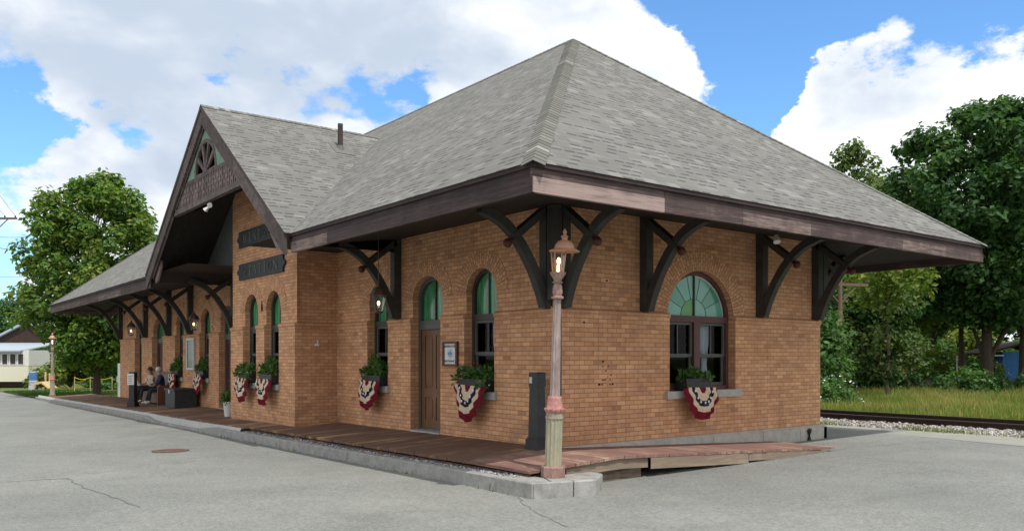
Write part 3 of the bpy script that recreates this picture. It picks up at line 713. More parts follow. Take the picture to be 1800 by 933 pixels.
def narrow_window(P, op, sill_z=None):
    s0, s1, z0, zs, zt = op['s0'], op['s1'], op['z0'], op['zs'], op['zt']; o1 = -.18; o0 = -.28
    mb = MB(P); frame_ring(mb, s0 + .002, s1 - .002, z0 + .002, zs, zt - .002, .07, o0, o1)
    mb.box(s0 + .07, s1 - .07, o0, o1 + .01, 2.14, 2.25)
    win = mb.build('window', M['darkframe'], ST)
    sb = MB(P); a, b = s0 + .071, s1 - .071
    for (za, zb, of) in ((z0 + .071, 1.53, .0), (1.50, 2.138, .025)):
        oo = o0 + .02 + of
        sb.box(a, a + .05, oo, oo + .035, za, zb); sb.box(b - .05, b, oo, oo + .035, za, zb); sb.box(a + .05, b - .05, oo, oo + .035, za, za + .055); sb.box(a + .05, b - .05, oo, oo + .035, zb - .05, zb)
    sb.box((a + b) / 2 - .012, (a + b) / 2 + .012, o0 + .05, o0 + .07, 1.56, 2.09)
    sb.box((a + b) / 2 - .015, (a + b) / 2 + .015, o0 + .03, o0 + .06, 2.25, zt - .071)
    sb.build('sash', M['greenframe'], win)
    pb = MB(P); pb.face([(a + .02, o0 + .035, z0 + .1), (b - .02, o0 + .035, z0 + .1), (b - .02, o0 + .035, 2.12), (a + .02, o0 + .035, 2.12)]); pb.build('pane', M['glass'], win, normals=False)
    pane_arch(P, a, b, 2.25, zs, zt - .072, o0 + .03, M['greenglass'], win, 'fanlight')
    curtain(P, s0 + .40, s1 - .12, z0 + .1, 2.1, o0 - .10, win)
    sl_ = MB(P); sl_.box(s0 - .08, s1 + .08, -.12, .06, z0 - .13, z0 + .004); sl_.build('sill', M['sill'], win)
    return win
for o in f_ops:
    if o['z0'] > .3: narrow_window(front, o)
for o in b_ops: narrow_window(bayP, o)
def panel_door(P, op, mat, half=False):
    s0, s1, z0, zs, zt = op['s0'], op['s1'], op['z0'], op['zs'], op['zt']; o0, o1 = -.30, -.19
    mb = MB(P); frame_ring(mb, s0 + .002, s1 - .002, z0 + .002, zs, zt - .002, .08, o0, o1); mb.box(s0 + .08, s1 - .08, o0, o1 + .008, 2.02, 2.20)
    fr = mb.build('door_frame', M['greenframe'], ST)
    pane_arch(P, s0 + .08, s1 - .08, 2.2, zs, zt - .08, o0 + .03, M['greenglass'], fr, 'fanlight')
    mm = MB(P); c = (s0 + s1) / 2; mm.box(c - .02, c + .02, o0 + .03, o0 + .06, 2.2, zt - .08); mm.build('mullion', M['darkframe'], fr)
    d = MB(P); a, b = s0 + .083, s1 - .083; z0 += .085; zt_ = 2.015; of = o0 + .03
    d.box(a, b, of, of + .03, z0, zt_)
    st = .12; zz = [z0 + .16, z0 + .62, z0 + .80, zt_ - .12] if not half else [z0 + .16, z0 + .75, z0 + .87, zt_ - .12]
    f0, f1 = of + .03, of + .048
    d.box(a, a + st, f0, f1, z0, zt_); d.box(b - st, b, f0, f1, z0, zt_); d.box(c - .05, c + .05, f0, f1, z0 + .16, zt_ - .12)
    d.box(a + st, b - st, f0, f1, z0, z0 + .16); d.box(a + st, b - st, f0, f1, zt_ - .12, zt_)
    for s_, e_ in ((a + st, c - .05), (c + .05, b - st)):
        d.box(s_, e_, f0, f1, zz[1], zz[2])
        for zA, zB in ((zz[0], zz[1]), (zz[2], zz[3])): d.box(s_ + .04, e_ - .04, f0, f0 + .01, zA + .05, zB - .05)
    dr = d.build('door', mat, ST)
    h = MB(P); h.ball((b - .06, f1 + .05, z0 + .98), .035); h.box(b - .085, b - .035, f1, f1 + .006, z0 + .88, z0 + 1.1); h.tube([(b - .06, f1, z0 + .98), (b - .06, f1 + .04, z0 + .98)], .012, 6); h.build('handle', M['brass'], dr)
    th = MB(P); th.box(s0, s1, -.3, .03, z0 - .09, z0 - .045); th.build('threshold', M['sill'], fr)
panel_door(front, f_ops[1], M['door'])
M['maroondoor'] = mottled('maroon_door_paint', (.05, .02, .018), (.085, .035, .03), 5, .5)
for i in (3, 6, 7): panel_door(front, f_ops[i], M['maroondoor'], True)

# the wide window of the right end
op = r_op[0]; s0, s1, z0, zs, zt = op['s0'], op['s1'], op['z0'], op['zs'], op['zt']; c = (s0 + s1) / 2
mb = MB(right); frame_ring(mb, s0 + .002, s1 - .002, z0 + .002, zs, zt - .002, .075, -.29, -.17, 24)
mb.box(s0 + .075, s1 - .075, -.285, -.155, 2.12, 2.24); mb.box(c - .085, c + .085, -.285, -.16, z0 + .076, 2.12)
win = mb.build('window', M['redframe'], ST)
sb = MB(right)
for a, b in ((s0 + .077, c - .087), (c + .087, s1 - .077)):
    for za, zb, oo in ((z0 + .08, 1.50, -.275), (1.46, 2.118, -.245)):
        sb.box(a, a + .055, oo, oo + .035, za, zb); sb.box(b - .055, b, oo, oo + .035, za, zb); sb.box(a + .055, b - .055, oo, oo + .035, za, za + .06); sb.box(a + .055, b - .055, oo, oo + .035, zb - .05, zb)
    m_ = (a + b) / 2; sb.box(m_ - .012, m_ + .012, -.25, -.225, 1.52, 2.07)
sb.build('sash', M['greenframe'], win)
pb = MB(right)
for a, b in ((s0 + .1, c - .1), (c + .1, s1 - .1)): pb.face([(a, -.26, z0 + .1), (b, -.26, z0 + .1), (b, -.26, 2.1), (a, -.26, 2.1)])
pb.build('pane', M['glass'], win, normals=False)
curtain(right, c + .30, c + .58, z0 + .1, 2.08, -.36, win)
# sunburst fanlight: leaded wedges round a half disc
a_ = (s1 - s0) / 2 - .078; h_ = zt - .078 - 2.242; ri = .42
def ell(r, t): return (c + a_ * r * math.cos(t), 2.243 + h_ * r * math.sin(t))
fb = MB(right); nW = 7
for i in range(nW):
    t0, t1 = math.pi * i / nW, math.pi * (i + 1) / nW; fb.m = (0, 1, 0, 0, 0, 1, 0)[i]
    pts = [ell(ri, t0 + (t1 - t0) * k / 3) for k in range(4)] + [ell(1.0, t1 - (t1 - t0) * k / 4) for k in range(5)]
    fb.face([(p[0], -.25, p[1]) for p in pts])
fb.m = 2; fb.face([(p[0], -.25, p[1]) for p in [(c, 2.243)] + [ell(ri, math.pi / 2 + math.pi / 2 * k / 8) for k in range(9)]])
fb.m = 0; fb.face([(p[0], -.25, p[1]) for p in [(c, 2.243)] + [ell(ri, math.pi / 2 * k / 8) for k in range(9)]])
# wedges run left side first in s; s grows away from the corner
fl = fb.build('fanlight', [M['tealglass'], M['tealdeep'], M['limeglass']], win, normals=False)
lb = MB(right)
for i in range(1, nW): 
    p, q = ell(ri, math.pi * i / nW), ell(1, math.pi * i / nW); lb.bar((p[0], -.247, p[1]), (q[0], -.247, q[1]), .007, .006, (0, 1, 0))
for k in range(16):
    p, q = ell(ri, math.pi * k / 16), ell(ri, math.pi * (k + 1) / 16); lb.bar((p[0], -.247, p[1]), (q[0], -.247, q[1]), .007, .006, (0, 1, 0))
lb.box(c - .018, c + .018, -.255, -.225, 2.243, zt - .08)
lb.build('glazing_bar', M['darkframe'], win)
wb = MB(right)
for k in range(14):
    t0, t1 = math.pi * k / 28, math.pi * (k + 1) / 28; P4 = [ell(1, t0), ell(1, t1), ell(1.0 - .035, t1), ell(1 - .035, t0)]
    wb.face([(p[0], -.235, p[1]) for p in P4]); wb.face([(P4[3][0], -.25, P4[3][1]), (P4[2][0], -.25, P4[2][1]), (P4[2][0], -.235, P4[2][1]), (P4[3][0], -.235, P4[3][1])])
wb.build('white_bead', M['wframe'], win, normals=False)
sl_ = MB(right); sl_.box(s0 - .12, s1 + .12, -.12, .07, z0 - .135, z0 + .004); sl_.build('sill', M['sill'], win)

# ---- roof
A = (-3.765, 3.765, 8.63); B = (-26.365, 3.765, 8.63); yJ = EY0 + (GZ - ZE) / MS; J = (GX, yJ, GZ)
ov = .05
def roofuv(pts, udir, origin):
    ud = Vector(udir); n = (Vector(pts[1]) - Vector(pts[0])).cross(Vector(pts[2]) - Vector(pts[0])).normalized()
    if n.z < 0: n = -n
    vd = n.cross(ud); 
    if vd.z < 0: vd = -vd
    o = Vector(origin); return [((Vector(p) - o).dot(ud), (Vector(p) - o).dot(vd)) for p in pts]
E = [(EX0 - ov, EY0 - ov, ZE - ov * MS), (EX1 + ov, EY0 - ov, ZE - ov * MS), (EX1 + ov, EY1 + ov, ZE - ov * MS), (EX0 - ov, EY1 + ov, ZE - ov * MS)]
VL, VR = (GX - GH - ov, EY0 - ov, ZE - ov * MS), (GX + GH + ov, EY0 - ov, ZE - ov * MS)
mb = MB()
og = E[0]
for pts in ([E[0], VL, J, B], [J, A, B], [VR, E[1], A, J]): mb.face(pts, roofuv(pts, (1, 0, 0), og))
for pts, u, o_ in (([E[1], E[2], A], (0, 1, 0), E[1]), ([E[2], E[3], B, A], (-1, 0, 0), E[2]), ([E[3], E[0], B], (0, -1, 0), E[3])): mb.face(pts, roofuv(pts, u, o_))
roof = mb.build('roof', M['shingle'], ST, normals=False)
FY = EY0 - .16
mb = MB()
for sx in (1, -1):
    z_f = ZE - ov * MS; Fo = (GX + sx * (GH + ov), FY, z_f); V_ = (GX + sx * (GH + ov), EY0 - ov, z_f); Pk = (GX, FY, GZ)
    pts = [Fo, V_, J, Pk]; mb.face(pts, roofuv(pts, (0, 1, 0), (GX + sx * (GH + ov), FY, z_f)))
gr_ = mb.build('gable_roof', M['shingle'], ST, normals=False)
# cap shingles on hips and ridges
def caps(parent, p, q, n1, n2, w=.17, st=.14, seed=1, skip=0):
    r = random.Random(seed); p, q = Vector(p), Vector(q); d = (q - p).normalized(); L_ = (q - p).length; mb = MB(); n = int(L_ / st)
    up = (Vector(n1) + Vector(n2)).normalized()
    s1 = Vector(n1).cross(d).normalized(); s2 = Vector(n2).cross(d).normalized()
    for sgn in (s1, s2):
        pass
    # outward flap directions lie in each slope and point away from the hip line
    a = s1 if s1.z < 0 or abs(s1.z) < 1e-6 else -s1; b = s2 if s2.z < 0 or abs(s2.z) < 1e-6 else -s2
    for i in range(n):
        mb.tone = r.choice((.1, .35, .5, .5, .6, .7, .85, 1.0)) if r.random() < .45 else r.uniform(.35, .65)
        c0 = p + d * (i * st) + up * .018; c1 = p + d * (i * st + st * 1.25) + up * .009; ww = w * r.uniform(.96, 1.04)
        mb.face([c0, c0 + a * ww, c1 + a * ww, c1]); mb.face([c0, c1, c1 + b * ww, c0 + b * ww])
        lo = -up * .009; mb.face([c0 + a * ww, c0, c0 + lo, c0 + a * ww + lo]); mb.face([c0, c0 + b * ww, c0 + b * ww + lo, c0 + lo])
    return mb.build('ridge_cap', M['cap'], parent, normals=False)
nf, nr_, nb, nl = Vector((0, -MS, 1)).normalized(), Vector((MS, 0, 1)).normalized(), Vector((0, MS, 1)).normalized(), Vector((-MS, 0, 1)).normalized()
caps(roof, E[1], A, nf, nr_, seed=1); caps(roof, E[2], A, nb, nr_, seed=2); caps(roof, E[0], B, nf, nl, seed=3); caps(roof, B, A, nf, nb, seed=4)
gl_, grr = Vector((-GM, 0, 1)).normalized(), Vector((GM, 0, 1)).normalized()
caps(gr_, (GX, FY, GZ), J, gl_, grr, w=.14, seed=5)
# vent pipes
mb = MB(); zb = GZ - GM * (-9.0 - GX); mb.tube([(-9.0, .59, zb - .15), (-9.0, .59, zb + .62)], .065, 12)
vp = mb.build('vent_pipe', M['pipe'], ST, smooth=True)
fl_ = MB(); fl_.face([(-9.22, .35, zb + .22 * GM + .012), (-8.72, .35, zb - .28 * GM + .012), (-8.72, .85, zb - .28 * GM + .012), (-9.22, .85, zb + .22 * GM + .012)]); fl_.lathe([(.11, -.08), (.075, .07)], (-9.0, .59, zb), 12)
fl_.tone = .5; fl_.build('flashing', M['cap'], vp, normals=False)
mb = MB(); zb = ZE + MS * (1.5 - EY0); mb.tube([(-28.3, 1.5, zb - .2), (-28.3, 1.5, zb + .45)], .08, 10); mb.build('vent_pipe', M['pipe'], ST, smooth=True)
# ---- eaves: fascia in three boards, each length weathered on its own
rf = random.Random(21)
def fascia(axis, a0, a1, pos, sgn, tones=None):
    mb = MB(); mat = M['fascia_x'] if axis == 'x' else M['fascia_y']
    def bx(a, b, i0, i1, z0, z1):
        lo, hi = sorted((pos + sgn * i0, pos + sgn * i1))
        (mb.box(a, b, lo, hi, z0, z1) if axis == 'x' else mb.box(lo, hi, a, b, z0, z1))
    mb.tone = .12; bx(a0 - .0, a1, -.05, .035, 3.765, 3.83)
    for (z0, z1, io, base) in ((3.655, 3.764, .0, .25), (3.46, 3.652, .014, .42)):
        a = a0; k = 0
        while a < a1 - .01:
            b = min(a + rf.uniform(2.2, 3.6), a1)
            if a1 - b < .8: b = a1
            if tones and k < len(tones): b = min(a0 + tones[k][0], a1); mb.tone = tones[k][1] if base > .3 else tones[k][1] * .5
            else: mb.tone = min(.85, max(.12, rf.gauss(base, .16)))
            bx(a + .002, b - .002, -.05, io, z0, z1); a = b; k += 1
    return mb.build('fascia', mat, ST)
fascia('x', GX + GH + .0, EX1, EY0, -1, [(1.6, .62), (2.9, .3), (5.0, .28), (7.47, .22)]); fascia('x', EX0, GX - GH, EY0, -1, [(3.3, .40), (6.9, .44), (10.2, .36), (13.6, .5), (17.3, .3)])
fascia('y', EY0 - .014, EY1, EX1, 1, [(2.35, .80), (4.1, .42), (5.9, .56), (8.9, .40), (10.6, .52), (12.28, .42)])
fascia('x', EX0, EX1, EY1, 1); fascia('y', EY0, EY1, EX0, -1)
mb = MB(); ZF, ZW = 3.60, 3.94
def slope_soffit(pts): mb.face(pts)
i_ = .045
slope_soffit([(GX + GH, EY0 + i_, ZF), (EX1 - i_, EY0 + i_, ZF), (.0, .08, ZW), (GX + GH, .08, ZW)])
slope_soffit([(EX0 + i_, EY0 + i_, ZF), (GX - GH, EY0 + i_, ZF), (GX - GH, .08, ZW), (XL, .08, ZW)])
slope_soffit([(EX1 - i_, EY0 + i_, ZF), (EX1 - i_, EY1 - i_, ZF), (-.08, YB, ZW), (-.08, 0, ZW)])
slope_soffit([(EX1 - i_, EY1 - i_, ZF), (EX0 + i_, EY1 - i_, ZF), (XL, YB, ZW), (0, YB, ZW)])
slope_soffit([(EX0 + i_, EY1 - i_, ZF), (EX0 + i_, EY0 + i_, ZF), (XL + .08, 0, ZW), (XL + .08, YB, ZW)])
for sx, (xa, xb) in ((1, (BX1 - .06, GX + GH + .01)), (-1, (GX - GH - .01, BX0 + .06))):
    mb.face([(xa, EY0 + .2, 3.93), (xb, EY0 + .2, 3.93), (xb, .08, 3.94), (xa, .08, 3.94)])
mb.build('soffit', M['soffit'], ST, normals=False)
# porch ceiling of the gable, attic boarding
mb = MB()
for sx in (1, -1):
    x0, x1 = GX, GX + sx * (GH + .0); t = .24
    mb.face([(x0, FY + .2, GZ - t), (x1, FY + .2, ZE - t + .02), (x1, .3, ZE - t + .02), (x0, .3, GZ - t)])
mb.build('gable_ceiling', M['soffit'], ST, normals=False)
for sx, xa in ((1, BX1 - .055), (-1, BX0 + .055)):
    mb = MB(); zt_ = lambda x: GZ - GM * abs(x - GX) - .25
    xe = GX + sx * (GH - .35); mb.prism([(xa, 3.95), (xe, 3.95), (xe, max(zt_(xe), 3.96)), (xa, zt_(xa))], BY + .06, BY + .10)
    mb.build('gable_boarding', M['greyboard'], ST)
# bargeboards
mb = MB()
def rake_poly(sx, d0, d1, xa=0.0, xb=GH):
    return [(GX + sx * xa, GZ - GM * xa - d0), (GX + sx * xb, GZ - GM * xb - d0), (GX + sx * xb, GZ - GM * xb - d1), (GX + sx * xa, GZ - GM * xa - d1)]
rk2 = random.Random(8)
for sx in (1, -1):
    mb.tone = .2; mb.prism(rake_poly(sx, .015, .10), FY - .0, FY + .25)
    cuts = [0, 2.2, 4.1, GH] if sx > 0 else [0, 1.8, 3.7, GH]
    for a, b in zip(cuts, cuts[1:]):
        mb.tone = rk2.uniform(.25, .5); mb.prism(rake_poly(sx, .102, .46, a + .002, b - .002), FY + .02, FY + .07)
    mb.tone = .4; mb.prism(rake_poly(sx, .40, .54, 0, GH - .5), FY + .075, FY + .1)
    xe = GH - .5; mb.tone = .7; mb.prism([(GX + sx * xe, GZ - GM * xe - .45), (GX + sx * (xe - .55), GZ - GM * (xe - .55) - .45), (GX + sx * (xe - .55), GZ - GM * (xe - .55) - .66), (GX + sx * (xe - .2), GZ - GM * xe - .62), (GX + sx * xe, GZ - GM * xe - .66)], FY + .142, FY + .2)
bb = mb.build('bargeboard', M['rake'], ST)
# lattice, fan panel
LY0, LY1 = FY + .105, FY + .165
mb = MB(); zb0 = 5.17
hw = lambda z, m=.54: (GZ - m - z) / GM
mb.tone = .45; w_ = hw(zb0) + .1; mb.prism([(GX - w_, zb0), (GX + w_, zb0), (GX + hw(zb0 + .13) + .1, zb0 + .13), (GX - hw(zb0 + .13) - .1, zb0 + .13)], LY0 - .03, LY1 + .03)
zt0 = 5.80; w_ = hw(zt0) + .1; mb.tone = .35; mb.box(GX - w_, GX + w_, LY0 - .005, LY1, zt0, zt0 + .09)
k = 0; x = GX - hw(zb0 + .13); zl = zb0 + .13
while x < GX + hw(zb0 + .13):
    top = max(min(zt0, GZ - .5 - GM * abs(x + .03 - GX)), zl + .02); mb.tone = rk2.uniform(.55, .8); hh = zt0 - zl
    mb.box(x, x + .055, LY0, LY1 - .01, zl, top)
    for q in ((.46,) if k % 2 == 0 else (.22, .70)):
        if zl + hh * q + .07 < top: mb.box(x + .056, x + .124, LY0 + .004, LY1 - .014, zl + hh * q, zl + hh * q + .07)
    x += .125; k += 1
mb.build('lattice', M['rake'], ST)
mb = MB(); fz = zt0 + .09; Rr = .82
def fp(r, t): return (GX + r * math.cos(t), fz + r * math.sin(t) * .98)
mb.m = 0; mb.tone = .5; n = 24
for i in range(n):
    t0, t1 = math.pi * i / n, math.pi * (i + 1) / n
    mb.prism([fp(Rr - .09, t0), fp(Rr, t0), fp(Rr, t1), fp(Rr - .09, t1)], LY0, LY1)
    mb.prism([fp(.0, t0), fp(.15, t0), fp(.15, t1)], LY0 - .01, LY1)
for i in range(6):
    t = math.pi * (i + .5) / 6 if False else math.pi * i / 5
    p, q = fp(.12, t), fp(Rr - .05, t); d = .038
    px, pz = -math.sin(t), math.cos(t)
    mb.prism([(p[0] + px * .03, p[1] + pz * .03), (p[0] - px * .03, p[1] - pz * .03), (q[0] - px * .06, q[1] - pz * .06), (q[0] + px * .06, q[1] + pz * .06)], LY0 + .006, LY1 - .006)
fan = mb.build('fan_panel', M['rake'], ST)
mb = MB(); xs = [-hw(fz, .5) + (2 * hw(fz, .5)) * i / 48 for i in range(49)]
for a, b in zip(xs, xs[1:]):
    lo = lambda x: fz + (math.sqrt(max(Rr ** 2 - x * x, 0)) * .98 if abs(x) < Rr else 0); hi = lambda x: GZ - .5 - GM * abs(x)
    if hi(a) > lo(a) or hi(b) > lo(b): mb.prism([(GX + a, lo(a)), (GX + b, lo(b)), (GX + b, max(hi(b), lo(b) + .001)), (GX + a, max(hi(a), lo(a) + .001))], LY0 + .015, LY1 - .015)
mb.build('spandrel', M['verdigris'], fan)
mb = MB(); w_ = hw(zb0, .4); mb.face([(GX - w_, LY1 + .5, zb0 + .2), (GX + w_, LY1 + .5, zb0 + .2), (GX, LY1 + .5, GZ - .25)]); mb.build('attic_shade_back', M['void'], ST, normals=False)  # black sheet painted as the shade behind lattice and fan

# ---- eave brackets
def bracket(P, s, w=.17, reach=1.0):
    mb = MB(P); zb = 2.26; o_ = -STEP
    mb.box(s - w / 2, s + w / 2, o_, o_ + .17, zb + .12, 3.93)
    mb.prism([(o_, zb + .12), (o_ + .17, zb + .12), (o_ + .15, zb - .0), (o_, zb - .0)], s - w / 2, s + w / 2, 'bc')
    for v in range(0): pass
    br = mb.build('bracket', M['bracket'], ST)
    am = MB(P); ctl = [(.07, 2.28), (.19, 2.60), (.37, 2.95), (.64, 3.32), (.95, 3.58), (1.36, 3.74)]; th = .074; ow = w * .42
    pts = []
    for k in range(len(ctl) - 1):
        p0, p1, p2, p3 = [Vector(ctl[max(0, min(len(ctl) - 1, q))]) for q in (k - 1, k, k + 1, k + 2)]
        for q in range(4):
            t = q / 4; pts.append(.5 * ((2 * p1) + (p2 - p0) * t + (2 * p0 - 5 * p1 + 4 * p2 - p3) * t * t + (3 * p1 - p0 - 3 * p2 + p3) * t ** 3))
    pts.append(Vector(ctl[-1])); out = []; inn = []
    for k, p in enumerate(pts):
        d = (pts[min(k + 1, len(pts) - 1)] - pts[max(k - 1, 0)]).normalized(); nn = Vector((-d.y, d.x)); out.append(tuple(p + nn * th)); inn.append(tuple(p - nn * th))
    for k in range(len(pts) - 1): am.prism([out[k], out[k + 1], inn[k + 1], inn[k]], s - ow, s + ow, 'bc')
    am.build('curved_arm', M['bracket'], br)
    b2 = MB(P); b2.bar((s, o_ + .12, 3.86), (s, .72, 3.36), w * .66, .17, (1, 0, 0)); b2.build('brace', M['bracket'], br)
    kn = MB(P); kn.ball((s, .83, 3.25), .075, 10, 8); kn.tube([(s, .7, 3.36), (s, .83, 3.25)], .035, 6); kn.build('pendant', M['knob'], br, smooth=True)
for s in (-.17, -5.1, -15.0, -19.45, -22.1, -25.45, -29.75): bracket(front, s)
for s in (.16, 2.11, 5.47, 7.44): bracket(right, s)
bracket(back, -.17); bracket(left, .17)
for y0_, y1_ in ((-.12, STEP), (YB - STEP, YB + .12)): mb = MB(); mb.box(-STEP, .12, y0_, y1_, 2.38, 3.9); mb.build('corner_post', M['bracket'], ST)

# ---------------------------------------------------------------- signs on the bay
def seg_text(mb, txt, s0, z0, cw, ch, o0, o1):
    T, t = .17, .075
    arc = lambda cx, cy, rx, ry, a0, a1, n=10: [(cx + rx * math.cos(R(a0 + (a1 - a0) * i / n)), cy + ry * math.sin(R(a0 + (a1 - a0) * i / n))) for i in range(n + 1)]
    G = {'W': [([(.0, 1), (.25, 0)], T), ([(.25, 0), (.46, .95)], t), ([(.46, .95), (.68, 0)], T), ([(.68, 0), (.9, 1)], t), ([(-.08, 1), (.12, 1)], t), ([(.8, 1), (.99, 1)], t)],
         'I': [([(.45, 0), (.45, 1)], T), ([(.25, 1), (.65, 1)], t), ([(.25, 0), (.65, 0)], t)],
         'N': [([(.12, 0), (.12, 1)], t), ([(.12, 1), (.78, 0)], T), ([(.78, 0), (.78, 1)], t), ([(0, 1), (.2, 1)], t), ([(0, 0), (.24, 0)], t), ([(.66, 1), (.9, 1)], t)],
         'D': [([(.18, 0), (.18, 1)], T), ([(.05, 1), (.4, 1)], t), ([(.05, 0), (.4, 0)], t), (arc(.38, .5, .42, .5, -90, 90), T * .8)],
         'S': [(arc(.45, .74, .3, .26, 30, 270), T * .75), (arc(.45, .25, .32, .25, 90, -150), T * .75), ([(.74, .75), (.74, .98)], t), ([(.1, .25), (.1, .02)], t)],
         'O': [(arc(.45, .5, .38, .48, 0, 360, 18), T * .8)],
         'R': [([(.18, 0), (.18, 1)], T), ([(.05, 1), (.45, 1)], t), ([(.05, 0), (.33, 0)], t), (arc(.42, .75, .3, .25, 90, -90), T * .7), ([(.2, .5), (.45, .5)], t), ([(.45, .5), (.8, 0)], T)],
         'T': [([(.45, 0), (.45, 1)], T), ([(.05, 1), (.85, 1)], t), ([(.08, 1), (.08, .78)], t), ([(.82, 1), (.82, .78)], t), ([(.28, 0), (.62, 0)], t)],
         'A': [([(.1, 0), (.45, 1)], t), ([(.45, 1), (.8, 0)], T), ([(.22, .35), (.68, .35)], t), ([(0, 0), (.22, 0)], t), ([(.68, 0), (.95, 0)], t)]}
    for i, ch_ in enumerate(txt):
        for j, (pl, th) in enumerate(G[ch_]):
            for p, q in zip(pl, pl[1:]):
                a = Vector((s0 + i * cw * 1.2 + p[0] * cw, z0 + p[1] * ch)); b = Vector((s0 + i * cw * 1.2 + q[0] * cw, z0 + q[1] * ch)); d = (b - a)
                if d.length < 1e-6: continue
                d.normalize(); n = Vector((-d.y, d.x)) * th * cw / 2; a2, b2 = a - d * th * cw * .2, b + d * th * cw * .2
                mb.prism([tuple(a2 - n), tuple(b2 - n), tuple(b2 + n), tuple(a2 + n)], o0, o1 + j * .0003 + i % 2 * .0001)
def board_sign(word, z0, z1, label):
    root = thing('station_sign', label, 'sign', (-10.2, BY + STEP, z0), 0, 'name boards on the bay gable')
    P = lambda s, o, z: (s, -o, z)
    mb = MB(P); hw_ = 1.5; h = z1 - z0
    poly = [(-hw_, 0), (hw_, 0), (hw_, h * .22)] + [(hw_ + .13 * math.sin(math.pi * k / 6), h * (.28 + .44 * k / 6)) for k in range(7)] + [(hw_, h * .78), (hw_, h), (-hw_, h), (-hw_, h * .78)] + [(-hw_ - .13 * math.sin(math.pi * k / 6), h * (.72 - .44 * k / 6)) for k in range(7)] + [(-hw_, h * .22)]
    mb.prism(poly, .01, .05); mb.build('board', M['navy'], root)
    e = MB(P); e.box(-hw_ + .03, hw_ - .03, .052, .058, .03, .045); e.box(-hw_ + .03, hw_ - .03, .052, .058, h - .045, h - .03); e.build('edge_line', M['iron'], root)
    for k, ch_ in enumerate(word): lm = MB(P); seg_text(lm, ch_, -1.13 + k * .285 * 1.2, h * .22, .285, h * .56, .05, .06); lm.build('letter', M['gilt'], root)
board_sign('WINDSOR', 4.34, 4.77, 'dark name board lettered WINDSOR, upper one, partly behind the bargeboard')
board_sign('STATION', 3.49, 3.91, 'dark name board lettered STATION above the twin bay windows')
def font_mesh(txt, size, name, mat, parent, loc, rot, ext=.002):
    cu = bpy.data.curves.new(name, 'FONT'); cu.body = txt; cu.size = size; cu.align_x = 'CENTER'; cu.align_y = 'CENTER'; cu.extrude = ext; cu.offset = .0012
    t = bpy.data.objects.new('tmp', cu); COL.objects.link(t)
    dg = bpy.context.evaluated_depsgraph_get(); me = bpy.data.meshes.new_from_object(t.evaluated_get(dg)); bpy.data.objects.remove(t)
    me.name = name; me.materials.clear(); me.materials.append(mat)
    o = bpy.data.objects.new(name, me); COL.objects.link(o); o.parent = parent; o.location = loc; o.rotation_euler = rot; return o
sg = thing('framed_notice', 'framed white notice reading BARROOM ENTRANCE on brick beside the oak door', 'sign', (-3.03, -.0, 1.285)); sg.scale = (.94, 1, .69)
P = lambda s, o, z: (s, -o, z)
mb = MB(P); mb.box(-.27, .27, .003, .022, 0, .68); b_ = mb
mb.build('frame_back', M['maroonwood'], sg)
mb = MB(P)
for q in ((-.27, .27, .022, .05, 0, .06), (-.27, .27, .022, .05, .62, .68), (-.27, -.21, .022, .05, .06, .62), (.21, .27, .022, .05, .06, .62)): mb.box(*q)
mb.build('frame', M['maroonwood'], sg)
mb = MB(P); mb.box(-.21, .21, .0221, .027, .06, .62); mb.build('sheet', M['paper'], sg)
mb = MB(P); mb.prism([(.115 * math.cos(i * .2618), .345 + .145 * math.sin(i * .2618)) for i in range(24)], .027, .030); em = mb.build('emblem', M['paleblue'], sg)
mb = MB(P); mb.prism([(-.07, .31), (.07, .31), (.075, .37), (.03, .40), (-.03, .40), (-.075, .37)], .030, .033); mb.prism([(-.05, .27), (.05, .27), (.03, .295), (-.03, .295)], .030, .033); mb.prism([(-.015, .41), (.015, .41), (.01, .45), (-.01, .45)], .030, .033); mb.build('emblem_mark', M['blueink'], em)
font_mesh('BARROOM', .085, 'lettering', M['ink'], sg, (0, -.029, .545), (R(90), 0, 0)); font_mesh('ENTRANCE', .085, 'lettering', M['ink'], sg, (0, -.029, .135), (R(90), 0, 0))
# glazed notice case between far windows
nb_ = thing('notice_case', 'pale grey glazed notice case on far brick wall between windows', 'notice board', (-19.35, 0, 1.02)); 
mb = MB(P)
for q in ((-.42, .42, .003, .07, 0, .07), (-.42, .42, .003, .07, 1.03, 1.1), (-.42, -.34, .003, .07, .07, 1.03), (.34, .42, .003, .07, .07, 1.03)): mb.box(*q)
mb.build('case_frame', M['galv'], nb_)
mb = MB(P); mb.box(-.34, .34, .003, .02, .07, 1.03); mb.build('backboard', M['creamwall'], nb_)
mb = MB(P)
for x_, z_, w_, h_ in ((-.28, .6, .24, .34), (.02, .55, .26, .38), (-.26, .15, .22, .32), (.04, .14, .24, .3)): mb.box(x_, x_ + w_, .02, .023, z_, z_ + h_)
mb.build('notice', M['paper'], nb_)
mb = MB(P); mb.face([(-.34, .055, .07), (.34, .055, .07), (.34, .055, 1.03), (-.34, .055, 1.03)]); mb.build('pane', M['glass'], nb_, normals=False)
# small plate by the far door
sp = MB(P); sp.box(-.07, .07, .003, .02, 0, .17); o = sp.build('wall_plate', M['paper']); o.location = (-13.35, -.0, 1.05); tag(o, 'small white plate on brick beside the maroon door near the white pot', 'plate')
sp = MB(P); sp.box(-.045, .045, .003, .05, 0, .05); sp.tube([(0, .03, .04), (.02, .05, .1), (.0, .06, .14)], .015, 6); o = sp.build('wall_hook', M['wframe']); o.location = (0, 0, 0); o.location = (BX1 + .0, -.52, 1.72); o.rotation_euler = (0, 0, R(90)); tag(o, 'small white hook fixed on the bay side wall', 'hook')

